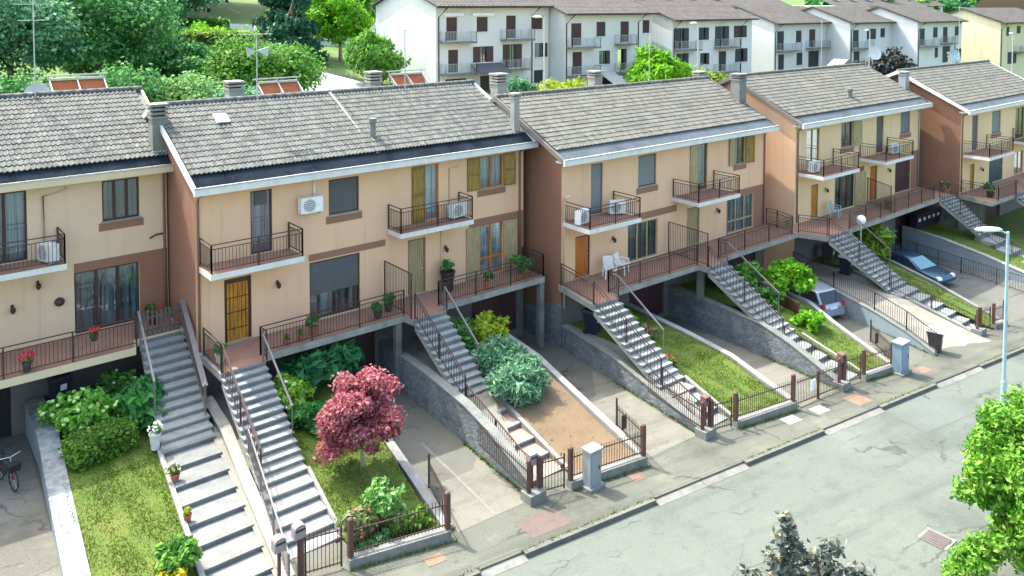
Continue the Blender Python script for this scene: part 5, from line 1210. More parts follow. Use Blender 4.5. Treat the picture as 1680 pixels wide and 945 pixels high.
# ------------------------------------------------------------------ bicycle in the left driveway
def bicycle(label, x, y, z, rz):
    t = thing('bicycle', label, 'bicycle', (x, y, z)); ca, sa = math.cos(rz), math.sin(rz); T = lambda a, c, b=0: (x+a*ca-b*sa, y+a*sa+b*ca, z+c)
    for wx in (-.52, .52):
        w_ = MB(); n = 22
        w_.tube([T(wx+.33*math.cos(6.283*i/n), .34+.33*math.sin(6.283*i/n)) for i in range(n+1)], .022, 6); o = w_.build('wheel', M['tyre'], t)
        s = MB()
        for i in range(9): s.bar(T(wx, .34), T(wx+.31*math.cos(6.283*i/9), .34+.31*math.sin(6.283*i/9)), .006)
        s.build('spokes', M['alu'], o)
    f = MB(); P_ = {'bb': (-.08, .3), 'seat': (-.22, .78), 'head': (.34, .82), 'rear': (-.52, .34), 'fr': (.52, .34)}
    for a, b in (('bb', 'seat'), ('bb', 'head'), ('seat', 'head'), ('bb', 'rear'), ('seat', 'rear'), ('head', 'fr')): f.bar(T(*P_[a]), T(*P_[b]), .045)
    f.build('frame', M['black'], t); MB().tube([T(.36, .55, .03), T(.44, .5, .03), T(.5, .42, .03)], .05, 7).build('red_guard', M['red'], t)
    s = MB(); s.hexa([T(-.38, .86, -.08), T(-.1, .88, -.03), T(-.1, .88, .03), T(-.38, .86, .08), T(-.38, .92, -.08), T(-.1, .92, -.03), T(-.1, .92, .03), T(-.38, .92, .08)]); s.build('saddle', M['black'], t)
    h = MB(); h.tube([T(.26, .98, -.3), T(.33, .98, -.12), T(.33, .95, 0), T(.33, .98, .12), T(.26, .98, .3)], .016, 6); h.bar(T(.34, .8), T(.33, .96), .03); h.build('handlebar', M['galv'], t)
    k = MB(); k.hexa([T(.42, .62, -.14), T(.66, .62, -.14), T(.66, .62, .14), T(.42, .62, .14), T(.4, .84, -.17), T(.7, .84, -.17), T(.7, .84, .17), T(.4, .84, .17)]); k.build('basket', M['black'], t)
    return t
bicycle('black bicycle with a red guard standing in the leftmost driveway', -5.6, -.3, G(-5.6)+.01, -1.35)

# ------------------------------------------------------------------ chairs, air conditioners, pots
def chair(label, x, y, z, rz, mat='white'):
    t = thing('plastic_chair', label, 'chair', (x, y, z)); ca, sa = math.cos(rz), math.sin(rz); T = lambda a, b, c: (x+a*ca-b*sa, y+a*sa+b*ca, z+c)
    for s in (-1, 1):
        for f, dz in ((-1, 0), (1, 0)): MB().bar(T(s*.26, f*.24, 0), T(s*.22, f*.2, .43), .05).build('leg', M[mat], t)
        a = MB(); a.bar(T(s*.26, -.24, .4), T(s*.27, -.2, .64), .04); a.bar(T(s*.27, -.24, .65), T(s*.25, .24, .67), .055, .03); a.build('armrest', M[mat], t)
    MB().hexa([T(-.24, -.24, .42), T(.24, -.24, .42), T(.22, .22, .4), T(-.22, .22, .4), T(-.24, -.24, .45), T(.24, -.24, .45), T(.22, .22, .43), T(-.22, .22, .43)]).build('seat', M[mat], t)
    b = MB()
    for i in range(5):
        a0 = -.23+i*.095; top = .86+.05*(1-abs(i-2)/2)
        b.hexa([T(a0, .2, .43), T(a0+.075, .2, .43), T(a0+.075, .23, .43), T(a0, .23, .43), T(a0, .31, top), T(a0+.075, .31, top), T(a0+.075, .34, top), T(a0, .34, top)])
    b.bar(T(-.24, .325, .87), T(.24, .325, .87), .035, .06); b.build('backrest', M[mat], t)
    return t
chair('left of the two white plastic chairs on the terrace by the orange door', 17.15, -2.9, -.37, -.5)
chair('right of the two white plastic chairs on the terrace by the orange door', 18.0, -2.85, -.37, .35)
chair('pale blue chair on the terrace of the globe-lamp house', 34.6, -3.9, -.37, .3, 'lamp_blue')
def ac(label, x, y, z, rz=0, w_=.82, h=.58, d=.3, stand=True):
    t = thing('air_conditioner', label, 'air conditioner', (x, y, z)); ca, sa = math.cos(rz), math.sin(rz); T = lambda a, b, c: (x+a*ca-b*sa, y+a*sa+b*ca, z+c)
    MB().hexa([T(-w_/2, -d/2, 0), T(w_/2, -d/2, 0), T(w_/2, d/2, 0), T(-w_/2, d/2, 0), T(-w_/2, -d/2, h), T(w_/2, -d/2, h), T(w_/2, d/2, h), T(-w_/2, d/2, h)]).build('casing', M['white'], t)
    f = MB(); k = 18; c = (-w_*.12, h*.5)
    ring = [T(c[0]+h*.4*math.cos(6.283*i/k), -d/2-.012, c[1]+h*.4*math.sin(6.283*i/k)) for i in range(k)]; f.poly(ring); f.build('fan_grille', M['grey'], t)
    b = MB()
    for i in range(6): b.bar(T(c[0]-h*.38, -d/2-.018, c[1]-h*.3+i*h*.12), T(c[0]+h*.38, -d/2-.018, c[1]-h*.3+i*h*.12), .012)
    b.build('fan_guard', M['white'], t)
    s = MB()
    for a in (-w_*.35, w_*.35): s.bar(T(a, -d/2, -.04), T(a, d/2+.08, -.04), .05, .06)
    s.build('bracket', M['grey'], t)
    return t
ac('white air conditioner fixed to the wall between the narrow door and the dark window', 4.12, -.22, 4.25, w_=.86)
MB().tube([(4.35, -.04, 4.83), (4.35, -.04, 5.4)], .045, 7).build('pipe', M['white'], hB, True)
ac('white air conditioner on the balcony with the olive shutter', 10.55, -.45, 3.06, .1)
ac('left of the two air conditioners on the balcony above the orange door', 15.35, -3.0, 2.46, .25, .75)
ac('right of the two air conditioners on the balcony above the orange door', 17.75, -2.75, 2.46, -.5, .75)
ac('white air conditioner on the left balcony of the globe-lamp house', 32.2, -3.9, 2.64, .1)
ac('white air conditioner on the right balcony of the globe-lamp house', 41.3, -4.0, 2.64, -.3)
ac('air conditioner on the balcony at the left edge of the photo', -3.95, 2.2, 3.48, -1.2, .7)
ac('air conditioner on the balcony at the right edge of the photo', 56.6, -6.6, 2.1, .2)
def pot(label, x, y, z, r, h, pm, leaf, prad, n, size, seed, flowers=None, name='flower_pot', cat='flowerpot'):
    t = thing(name, label, cat, (x, y, z)); MB().lathe((x, y, z), [(r*.7, 0), (r, h*.9), (r*1.1, h*.9), (r*1.1, h), (r*.9, h), (r*.85, h*.9)], 12).build('pot', M[pm], t, False)
    g = np.random.default_rng(seed); cl = clump_cloud((x, y, z+h+prad*.6), (prad*.7, prad*.7, prad*.6), 6, prad*.45, g); leaf_mesh('foliage', cl, n, size, L[leaf], t, seed=seed)
    if flowers:
        fb = MB()
        for i in range(flowers[1]):
            d = g.normal(size=3); d[2] = abs(d[2])*.8; d[1] = -abs(d[1]); d /= np.linalg.norm(d); p = np.array((x, y, z+h+prad*.6))+d*prad*.95
            s = flowers[2]; fb.lathe(p, [(s*.3, -s*.4), (s*.55, -s*.1), (s*.5, s*.25), (s*.2, s*.45)], 6)
        fb.build('flowers', M[flowers[0]], t, True)
    return t
pot('upper terracotta pot with a small plant on the lower flight of the leftmost staircase', -2.0, -4.35, -1.87, .13, .24, 'terracotta', 'rose', .2, 90, .09, 41)
pot('lower terracotta pot with a small plant on the lower flight of the leftmost staircase', -2.22, -6.15, -2.1, .11, .2, 'terracotta', 'yellow', .14, 60, .08, 42)
pot('pale urn with white flowers beside the leftmost staircase', -2.05, -2.6, -1.6, .17, .5, 'pot_pale', 'light', .22, 90, .08, 43, ('flower_white', 26, .06))
pot('red geranium at the left end of the leftmost terrace railing', -4.85, .75, .5, .14, .3, 'bin_grey', 'mid', .22, 80, .08, 44, ('flower_red', 30, .07))
pot('red geranium on the leftmost terrace before its glazed door', -2.95, .8, .95, .12, .2, 'bin_grey', 'mid', .18, 70, .08, 45, ('flower_red', 26, .07))
pot('dark red plant behind the picket gate', -.75, 2.3, .48, .16, .35, 'black', 'fern2', .3, 90, .1, 46, ('flower_red', 14, .06))
pot('green plant behind the handrail left of the golden door', .35, -1.35, 0, .16, .3, 'white', 'fern2', .28, 110, .1, 47)
pot('tallest plant in the row of small pots right of the golden door', 3.75, -1.2, 0, .16, .3, 'terracotta', 'ivy', .34, 160, .1, 48)
pot('small terracotta pot at the left end of the row right of the golden door', 2.6, -1.45, 0, .12, .22, 'terracotta', 'rose', .16, 60, .08, 49)
pot('small pot in the middle of the row right of the golden door', 3.15, -1.42, 0, .12, .22, 'terracotta', 'ivy', .15, 60, .08, 50)
pot('left of the two round green plants by the tall railing panel', 6.3, -1.3, 0, .16, .25, 'bin_grey', 'fern2', .3, 140, .1, 51)
pot('right of the two round green plants by the tall railing panel', 6.95, -.95, 0, .16, .3, 'bin_grey', 'fern2', .34, 150, .1, 52)
pot('black planter with a clipped green ball beside the pale olive door', 10.0, -.5, 0, .3, .85, 'black', 'fern2', .33, 240, .08, 53)
pot('small round plant hanging at the terrace railing right of the black planter', 11.3, -1.45, .1, .13, .3, 'terracotta', 'ivy', .3, 140, .09, 54)
pot('leafy plant in the terrace corner by the brown side wall', 13.7, -1.0, 0, .2, .35, 'terracotta', 'fern2', .5, 260, .12, 55)
pot('lower plant in front of the leafy one by the brown side wall', 13.2, -1.3, 0, .16, .25, 'terracotta', 'ivy', .32, 140, .1, 56)
pot('brown pot with a small plant on the terrace before the orange-brown far door', 39.0, -4.8, -.37, .22, .3, 'terracotta', 'rose', .2, 70, .09, 57)
pot('dark plant in the corner by the far brown side wall', 46.0, -5.2, -.37, .25, .3, 'terracotta', 'rose', .4, 120, .12, 58)
pot('dark potted shrub at the far right staircase', 48.0, -7.2, -.62, .25, .35, 'black', 'fern', .5, 160, .12, 59)

# ------------------------------------------------------------------ roof furniture
def antenna(label, x, y, z0, h, kind='yagi', dish=False):
    t = thing('roof_antenna', label, 'antenna', (x, y, z0)); MB().tube([(x, y, z0-.3), (x, y, z0+h)], .022, 6).build('mast', M['galv'], t)
    mb = MB()
    if kind == 'yagi':
        for zz, ln in ((h-.15, 1.2), (h-.75, .9)):
            mb.bar((x-ln/2, y-.1, z0+zz), (x+ln/2, y+.1, z0+zz), .03)
            for i in range(7): u = x-ln/2+ln*i/6; mb.bar((u, y-.28, z0+zz), (u, y+.28, z0+zz), .014)
    elif kind == 'panel':
        for i in range(6): mb.bar((x-.4, y-.05, z0+h-.9+i*.16), (x+.4, y-.05, z0+h-.9+i*.16), .02)
        for u in (-.4, 0, .4): mb.bar((x+u, y-.05, z0+h-.92), (x+u, y-.05, z0+h-.05), .025)
    elif kind == 'butterfly':
        for s in (-1, 1): mb.prism([(x, y, z0+h-.7), (x+s*.45, y-.1, z0+h-.55), (x+s*.4, y-.1, z0+h-.95)], (0, .04, 0))
        mb.bar((x-.6, y, z0+h-.05), (x+.6, y+.1, z0+h-.05), .03)
        for i in range(6): mb.bar((x-.55+i*.22, y-.22, z0+h-.05), (x-.55+i*.22, y+.22, z0+h-.05), .014)
    else:
        mb.bar((x-.02, y, z0+h-.02), (x+.5, y, z0+h-.02), .025); mb.bar((x, y, z0+h*.7), (x+.3, y, z0+h*.7), .02)
    mb.build('aerial', M['galv'], t)
    return t
antenna('tall multi-rod antenna on the leftmost roof', -3.45, 7.0, 8.2, 3.9)
antenna('antenna with a white butterfly aerial on the roof above the golden door', 3.42, 3.0, 7.55, 3.3, 'butterfly')
antenna('thin antenna mast by the right-hand tilted solar panels', 10.68, 4.0, 7.8, 3.0, 'plain')
antenna('antenna with a square rod panel before the bright bamboo', 25.2, 2.2, 7.5, 2.9, 'panel')
antenna('thin antenna on the globe-lamp house roof', 40.8, 1.0, 7.6, 3.4, 'plain')
antenna('thin tall antenna on the far right roof', 57.1, -1.0, 7.3, 4.6, 'yagi')
def dish(label, x, y, z, r, face, mat='pot_pale', mast=.8):
    t = thing('satellite_dish', label, 'satellite dish', (x, y, z)); d = Vector(face).normalized(); a = d.cross(Vector((0, 0, 1))).normalized(); b = a.cross(d); c = Vector((x, y, z)); mb = MB(); K = 18
    for rr, off in ((0.02, -.12), (.5, -.09), (.85, -.03), (1, .02)):
        for j in range(K): th = 6.283*j/K; mb.v.append(tuple(c+d*off*r*2+(a*math.cos(th)+b*math.sin(th))*r*rr))
    for i in range(3):
        for j in range(K): mb.f.append((i*K+j, i*K+(j+1) % K, (i+1)*K+(j+1) % K, (i+1)*K+j)); mb.m.append(0)
    mb.build('reflector', M[mat], t, True)
    MB().tube([tuple(c-d*.12*r*2), tuple(c-d*.3-Vector((0, 0, .1))), tuple(c-d*.3-Vector((0, 0, mast)))], .025, 6).build('mast', M['galv'], t)
    s = MB(); s.bar(tuple(c-b*r*.9), tuple(c+d*r*1.1), .025); s.bar(tuple(c+d*r*1.05), tuple(c+d*r*1.2), .07); s.build('receiver_arm', M['grey'], t)
    return t
dish('white satellite dish behind the ridge of the leftmost roof', -3.3, 7.5, 8.5, .45, (-.3, -1, .25))
dish('pale satellite dish on the far roofs before the fourth white house', 52.0, 3.2, 8.2, .55, (-.5, -1, .3), 'pot_pale')
dish('dark satellite dish standing on the far right roof', 57.3, -.6, 8.0, .5, (-.6, -1, .2), 'lamp_blue')
def solar(label, x, y, z, w_=1.9, h=.85, lean=.6):
    t = thing('solar_panel', label, 'solar panel', (x, y, z)); n = 2
    for i in range(n):
        a = x-w_/2+w_*i/n+.03; b = x-w_/2+w_*(i+1)/n-.03
        P_ = [(a, y+lean, z), (b, y+lean, z), (b, y, z+h), (a, y, z+h)]
        o = MB().prism([Vector(p) for p in [(a, y, z), (b, y, z), (b, y+lean, z+h), (a, y+lean, z+h)]], (0, .06, .03)).build('collector', M['panel_back'], t)
        MB().bar((a, y+lean-.03, z+h+.03), (b, y+lean-.03, z+h+.03), .09).build('top_rail', M['alu'], o)
    f = MB()
    for i in range(n+1):
        a = x-w_/2+w_*i/n; f.bar((a, y-.03, z), (a, y+lean-.03, z+h), .05); f.bar((a, y+lean+.05, z-.5), (a, y+lean+.05, z+h+.18), .04); f.bar((a, y-.6, z-.1), (a, y+lean, z+h), .045)
    f.bar((x-w_/2-.2, y+lean, z+h+.18), (x+w_/2+.15, y+lean, z+h+.18), .05); f.build('frame', M['alu'], t)
    return t
solar('pair of tilted solar panels seen from behind on the leftmost roof', -1.85, 7.4, 8.25, 1.9, .72)
solar('pair of tilted solar panels behind the ridge above the golden door', 5.2, 4.7, 7.9, 1.75, .72)
solar('pair of tilted solar panels behind the ridge near the brown side wall', 11.5, 4.7, 7.9, 1.75, .72)

# ------------------------------------------------------------------ garden plants
def hedge_box(name, label, cat, base, c, half, n, size, mat, rot=0, seed=1, amp=.06):
    t = thing(name, label, cat, base); g = np.random.default_rng(seed); ca, sa = math.cos(rot), math.sin(rot)
    H = np.array(half); u = g.random((n, 3))*2-1; ax = g.integers(0, 5, n)
    for i in range(n):
        k = ax[i]
        if k == 0: u[i, 0] = 1
        elif k == 1: u[i, 0] = -1
        elif k == 2: u[i, 1] = -1
        elif k == 3: u[i, 1] = 1
        else: u[i, 2] = 1
    p = u*H*(1-.12*(np.abs(u[:, [1, 2, 0]])**6)) + g.normal(0, amp, (n, 3)); q = p.copy(); q[:, 0] = p[:, 0]*ca-p[:, 1]*sa; q[:, 1] = p[:, 0]*sa+p[:, 1]*ca; q += np.array(c)
    nr = g.normal(size=(n, 3)); nr[:, 2] += .5; nr /= np.linalg.norm(nr, axis=1)[:, None]; a = np.cross(nr, g.normal(size=(n, 3))); a /= np.linalg.norm(a, axis=1)[:, None]; b = np.cross(nr, a); s = size*(.6+.8*g.random(n))[:, None]
    v = np.stack([q-a*s*.7, q-b*s*.5, q+a*s*.7, q+b*s*.5], 1).reshape(-1, 3); me = bpy.data.meshes.new('foliage'); me.from_pydata(v.tolist(), [], np.arange(4*n).reshape(-1, 4).tolist()); me.materials.append(mat); link('foliage', me, t)
    mb = MB(); hx, hy, hz = half[0]*.9, half[1]*.9, half[2]*.93
    R2 = lambda x, y: (c[0]+x*ca-y*sa, c[1]+x*sa+y*ca)
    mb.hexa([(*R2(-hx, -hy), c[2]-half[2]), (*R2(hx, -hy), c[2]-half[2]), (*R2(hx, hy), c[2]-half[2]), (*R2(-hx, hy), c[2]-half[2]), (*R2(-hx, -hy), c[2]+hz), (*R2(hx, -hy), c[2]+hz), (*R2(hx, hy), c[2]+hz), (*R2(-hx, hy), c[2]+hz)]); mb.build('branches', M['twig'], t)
    return t
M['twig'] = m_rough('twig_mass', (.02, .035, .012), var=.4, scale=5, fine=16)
bush('flowering_shrub', 'broad bright green shrub with white-green flowers in the leftmost garden', 'shrub', (-3.5, .1, -1.05), (1.15, .95, .55), 26, 2600, .15, L['hydA'], seed=11, cr=.36, base=(-3.5, .1, -1.5), flowers=(M['flower_lime'], 60, .12))
bush('flowering_shrub', 'smaller deep green part-shaded shrub right of the white-flowered one under the terrace', 'shrub', (-2.2, 1.0, -.95), (.75, .6, .5), 12, 1200, .13, L['ivy'], seed=12, base=(-2.2, 1.0, -1.45), flowers=(M['flower_lime'], 10, .09))
bush('fern_shrub', 'tall feathery green shrub leaning on the leftmost staircase', 'shrub', (-1.95, -.75, -.9), (.5, .75, .75), 16, 2200, .17, L['fern2'], seed=13, cr=.32, base=(-1.95, -.8, -1.6), long=2.6, droop=.5)
hedge_box('clipped_hedge', 'clipped block hedge on the leftmost lawn', 'hedge', (-3.35, -1.9, -1.65), (-3.35, -1.75, -1.35), (.85, .5, .38), 4200, .075, L['box'], .18, 14)
bush('round_shrub', 'round green shrub at the street end of the leftmost lawn', 'shrub', (-3.0, -7.75, -1.95), (.5, .5, .5), 16, 1500, .11, L['mid'], seed=15, base=(-3.0, -7.75, -2.4))
bush('golden_shrub', 'small golden yellow shrub at the bottom edge of the photo', 'shrub', (-3.35, -8.25, -2.1), (.32, .3, .28), 8, 600, .09, L['gold'], seed=16, base=(-3.35, -8.25, -2.4))
# garden of the golden door
bush('flowering_shrub', 'lime green shrub beside the stairs below the golden door', 'shrub', (2.0, -2.85, -1.15), (.8, .95, .6), 20, 2000, .14, L['hyd'], seed=21, base=(2.0, -2.9, -1.8), flowers=(M['flower_white'], 6, .12))
bush('fern_bed', 'bank of dark ferns under the terrace behind the red maple', 'ferns', (3.7, -1.75, -1.1), (1.5, .75, .55), 26, 3200, .2, L['fern'], seed=22, cr=.4, base=(3.7, -1.7, -1.75), long=2.6, droop=.3)
bush('fern_shrub', 'bright green ferns left of the red maple', 'ferns', (2.5, -4.1, -1.45), (.75, .9, .45), 14, 1600, .18, L['fern2'], seed=23, base=(2.5, -4.1, -1.85), long=2.4)
tree('red_maple', 'small maple with dusty red foliage on the lawn below the golden door', 'tree', (2.75, -6.75, -2.2), (2.75, -6.75, -.5), (1.38, 1.3, 1.62), 74, 18000, .075, L['maple'], seed=24, cr=.33, trunk=.06, bark='bark_pale', shell=.35, long=1.8)
bush('rose_bush', 'loose rose bush with pink blooms behind the front fence', 'shrub', (1.15, -9.3, -2.1), (.55, .45, .5), 16, 1500, .09, L['rose'], seed=25, base=(1.15, -9.3, -2.6), flowers=(M['flower_pink'], 22, .08), stems=6)
bush('young_shrub', 'light green young shrub between the rose bush and the fence corner', 'shrub', (2.1, -9.15, -1.95), (.6, .5, .65), 18, 1500, .11, L['light'], seed=26, base=(2.1, -9.15, -2.6), flowers=(M['flower_pink'], 3, .12), stems=6)
bush('low_hedge', 'low dark green hedge behind the front fence right of the young shrub', 'hedge', (2.75, -9.75, -2.4), (.7, .35, .28), 14, 1500, .09, L['box'], seed=27, base=(2.75, -9.75, -2.65))
bush('low_hedge', 'low dark foliage below the rose bush at the front fence', 'hedge', (1.35, -9.75, -2.5), (.6, .25, .25), 10, 900, .09, L['deep'], seed=28, base=(1.35, -9.75, -2.7))
# bare soil garden
bush('yellow_shrub', 'yellow-green shrub behind the blue-green juniper', 'shrub', (10.6, -2.7, -1.15), (.95, .8, .6), 20, 2200, .12, L['yellow'], seed=31, base=(10.6, -2.7, -1.75))
bush('ivy_shrub', 'dark ivy along the stairs behind the juniper', 'shrub', (9.1, -2.4, -1.05), (.75, 1.0, .7), 18, 1900, .12, L['ivy'], seed=32, base=(9.1, -2.4, -1.75))
bush('juniper', 'upper spreading blue-green juniper beside the pink-tiled staircase', 'juniper', (9.65, -4.6, -1.4), (1.1, 1.0, .52), 34, 10500, .065, L['juniper'], seed=33, cr=.3, fuzz=.32, base=(9.65, -4.6, -1.85), long=4.2, droop=.2)
bush('juniper', 'lower spreading blue-green juniper at the edge of the bare soil', 'juniper', (9.35, -6.1, -1.68), (1.1, 1.0, .6), 40, 13500, .065, L['juniper'], seed=34, cr=.3, fuzz=.32, base=(9.35, -6.0, -2.2), long=4.2, droop=.2)
# green lawn
bush('yellow_shrub', 'small yellow-green shrub under the terrace with the white chairs', 'shrub', (17.2, -3.9, -1.9), (.35, .5, .4), 9, 800, .1, L['yellow'], seed=35, base=(17.2, -3.9, -2.35))
bush('rose_bush', 'row of faded rose bushes along the stairs above the red flowers', 'shrub', (16.9, -5.2, -2.1), (.5, .9, .4), 14, 1300, .1, L['rose'], seed=36, base=(16.9, -5.2, -2.4), flowers=(M['flower_pink'], 16, .07), stems=5)
bush('red_flowers', 'red flowers beside the stairs at the edge of the bright green lawn', 'flowers', (16.0, -7.4, -2.35), (.3, .45, .25), 9, 500, .09, L['mid'], seed=37, base=(16.0, -7.4, -2.55), flowers=(M['flower_red'], 26, .1))
bush('small_shrub', 'small leafy plant in the gravel under the stairs below the orange door', 'shrub', (14.8, -7.6, -2.4), (.25, .5, .2), 6, 400, .1, L['yellow'], seed=38, base=(14.8, -7.6, -2.6))
# leafy strip
bush('laurel_shrub', 'dense green shrub at the top of the leafy strip under the terrace', 'shrub', (24.9, -4.4, -1.6), (1.0, 1.2, .8), 24, 2500, .14, L['mid'], seed=51, base=(24.9, -4.4, -2.3))
bush('laurel_shrub', 'bright broad shrub hiding the bonnet of the silver car', 'shrub', (26.3, -6.3, -1.5), (1.15, 1.5, .85), 30, 3200, .14, L['bright'], seed=52, base=(26.2, -6.3, -2.3))
bush('ivy_shrub', 'dark climbing shrub on the fence along the stairs in the leafy strip', 'shrub', (24.0, -6.2, -1.9), (.55, 1.5, .6), 18, 1700, .12, L['ivy'], seed=53, base=(24.0, -6.2, -2.4))
bush('laurel_shrub', 'low bright shrub at the foot of the leafy strip', 'shrub', (24.2, -8.7, -2.35), (.6, .8, .42), 14, 1200, .15, L['bright'], seed=54, base=(24.2, -8.7, -2.75))
t = thing('garden_screen', 'low brown board fence between the stairs and the leafy strip', 'fence', (24.6, -5, -2.3)); MB().bar((25.3, -3.2, -1.75), (24.5, -8.0, -2.25), .06, .75).build('boards', M['wood_dark'], t)
bush('palm_shrub', 'yellowish drooping leafy shrub beside the globe lamp', 'shrub', (36.3, -5.2, -1.75), (.85, 1.0, .85), 18, 1500, .26, L['hedge'], seed=55, base=(36.3, -5.2, -2.8), long=3.2, droop=.5)

# ------------------------------------------------------------------ trees on the near side of the street
tree('street_tree', 'tall bright green tree at the right edge, nearest to the camera', 'tree', (15.0, -21.7, G(14)-.1), (14.95, -21.65, -.95), (2.0, 2.0, 2.65), 170, 52000, .08, L['street'], seed=61, cr=.34, extra=[(13.4, -20.45, -2.75, .5, .5, .4), (13.05, -20.2, -3.1, .35, .35, .25), (13.7, -20.7, -2.5, .5, .5, .4), (13.35, -20.35, -.9, .35, .35, .3), (13.5, -20.5, -.3, .35, .35, .3), (13.7, -20.6, .45, .3, .3, .3), (14.1, -20.9, 1.1, .3, .3, .3)], trunk=.13, shell=.5, long=2.0)
tree('bronze_tree', 'bronze-green tree top rising from the bottom edge of the photo', 'tree', (6.4, -19.9, G(6)-.1), (6.45, -19.9, -1.3), (1.2, 1.2, .95), 30, 5200, .095, L['dusk'], seed=62, cr=.25, trunk=.06, long=1.9, fuzz=.38, up=.55, shell=.2, extra=[(6.14, -19.5, .85, .17, .17, .2), (6.15, -19.52, .5, .24, .24, .22), (6.3, -19.6, .25, .27, .27, .2), (5.95, -19.4, .1, .26, .26, .18), (5.5, -19.05, -.3, .24, .24, .18), (6.9, -20.2, .3, .24, .24, .18), (6.65, -20.0, .0, .3, .3, .22), (7.35, -20.6, -.28, .26, .26, .18), (6.2, -19.6, -.25, .35, .35, .25), (6.9, -20.2, -.35, .34, .34, .25), (5.8, -19.3, -.55, .35, .35, .25)])

# ------------------------------------------------------------------ white terrace behind
def back_house(label, x0, x1, y, zb, ze, wins, wall='white_wall', balcs=(), gable=True, depth=11, tile='tileW'):
    t = thing('white_house' if wall == 'white_wall' else 'yellow_house', label, 'house', (x0, y, zb)); mb = MB()
    wall_holes(mb, x0, x1, zb-1, ze, y, [(a, b, c, d) for a, b, c, d, m in wins], .18); mb.build('front_wall', M[wall], t); MB().poly([(x0, y+depth, zb-1), (x0, y+depth, ze), (x1, y+depth, ze), (x1, y+depth, zb-1)]).build('rear_wall', M[wall], t)
    yr = y+depth*.5; zr = ze+2.1
    for xx, s in ((x0, -1), (x1, 1)):
        MB().prism([(xx, y+.005, zb-1), (xx, y+depth, zb-1), (xx, y+depth, ze), (xx, yr, zr-.25), (xx, y+.005, ze-.02)], (s*.02, 0, 0)).build('side_wall', M[wall], t)
    a, b = x0-.35, x1+.35
    rf = roof_tiles(a, b, y-.7, ze+.02, yr, zr, .45, .45).build('roof', M[tile], t)
    roof_tiles(a, b, y+depth+.5, ze+.02, yr+.02, zr, .9, .9).build('rear_roof', M[tile], rf)
    MB().prism([(a, y-.75, ze+.0), (a, yr, zr-.02), (a, y+depth+.5, ze), (a, y+depth+.5, ze-.12), (a, yr, zr-.2), (a, y-.75, ze-.14)], (b-a, 0, 0)).build('roof_deck', M['tileW'], rf)
    MB().tube([(a, y-.8, ze-.04), (b, y-.8, ze-.04)], .07, 6).build('gutter', M['shut_brown'], rf)
    for xx in (x0+.25, x1-2.2): MB().tube([(xx, y-.06, zb-.5), (xx, y-.06, ze-1.0), (xx+.5, y-.5, ze-.25), (xx+.55, y-.78, ze-.1)], .055, 6).build('downpipe', M['shut_brown'], t, True)
    for a0, b0, c0, d0, m in wins:
        sm = M['shut_dark'] if m == 'd' else M['shut_brown']
        fr = MB(); fr.box(a0+.002, a0+.07, y+.08, y+.12, c0+.002, d0-.002); fr.box(b0-.07, b0-.002, y+.08, y+.12, c0+.002, d0-.002); fr.box(a0+.07, b0-.07, y+.08, y+.12, d0-.07, d0-.002); fr.box((a0+b0)/2-.04, (a0+b0)/2+.04, y+.081, y+.119, c0+.002, d0-.07)
        o = fr.build('window', sm, t)
        if m in 'cd':
            s = MB(); k = int((d0-c0)/.12)
            for i in range(k): z0 = c0+.02+(d0-c0-.08)*i/k; s.box(a0+.07, b0-.07, y+.085, y+.105, z0, z0+(d0-c0-.08)/k-.02)
            s.box(a0+.07, b0-.07, y+.106, y+.12, c0+.01, d0-.07); s.build('shutter', sm, o)
        else:
            MB().poly([(a0+.07, y+.1, c0), (b0-.07, y+.1, c0), (b0-.07, y+.1, d0-.07), (a0+.07, y+.1, d0-.07)]).build('pane', M['glass'], o)
            MB().poly([(a0, y+.17, c0), (b0, y+.17, c0), (b0, y+.17, d0), (a0, y+.17, d0)]).build('curtain', M['curtain'], o)
            w_ = (b0-a0)*.36
            for s_ in ((-1, 1) if m == 'o' else (1,)):
                xa = a0-.02 if s_ < 0 else b0-w_+.02; xa = xa+(0 if s_ > 0 else 0)
                MB().box(xa, xa+w_, y-.05, y-.01, c0+.02, d0-.02).build('shutter', M['shut_brown' if x0 < 58 else 'shut_dark'], o)
        if d0-c0 < 1.7: MB().box(a0-.1, b0+.1, y-.1, y+.05, c0-.09, c0-.004).build('sill', M['pot_pale'], o)
    for a0, b0, z0 in balcs:
        o = MB().box(a0, b0, y-.95, y-.01, z0-.16, z0).build('balcony', M['concrete'], t)
        rail_obj([(a0+.05, y-.05, z0), (a0+.05, y-.9, z0), (b0-.05, y-.9, z0), (b0-.05, y-.05, z0)], o, mat=M['galv'], h=.95, gap=.16, br=.012, second=False)
    return t, rf
D1_ = [(33.4, 34.6, 8.45, 10.6, 'c'), (36.8, 38.1, 9.2, 10.6, 'c'), (40.3, 41.5, 8.5, 10.7, 'c'), (43.6, 44.9, 9.3, 10.7, 'c'), (33.6, 34.7, 5.5, 7.6, 'c'), (36.4, 38.7, 6.3, 7.8, 'o'), (39.9, 42.2, 5.6, 7.9, 'o'), (43.9, 45.5, 6.5, 7.9, 'r'), (33.3, 35.6, 2.9, 4.9, 'c'), (37.2, 38.3, 2.9, 5.0, 'c'), (43.8, 45.0, 3.9, 5.2, 'd')]
w1, wr1 = back_house('nearest white house with its blank gable wall and the dark grey canopy', 32.3, 45.7, 34.9, 3.6, 11.6, D1_, balcs=[(32.7, 36.2, 8.35), (39.6, 43.2, 8.4), (32.7, 36.2, 5.4), (39.6, 42.6, 5.5)])
MB().prism([(36.1, 34.88, 6.2), (36.1, 33.2, 5.45), (36.1, 33.2, 5.3), (36.1, 34.88, 5.95)], (3.6, 0, 0)).build('canopy', M['canopy'], w1)
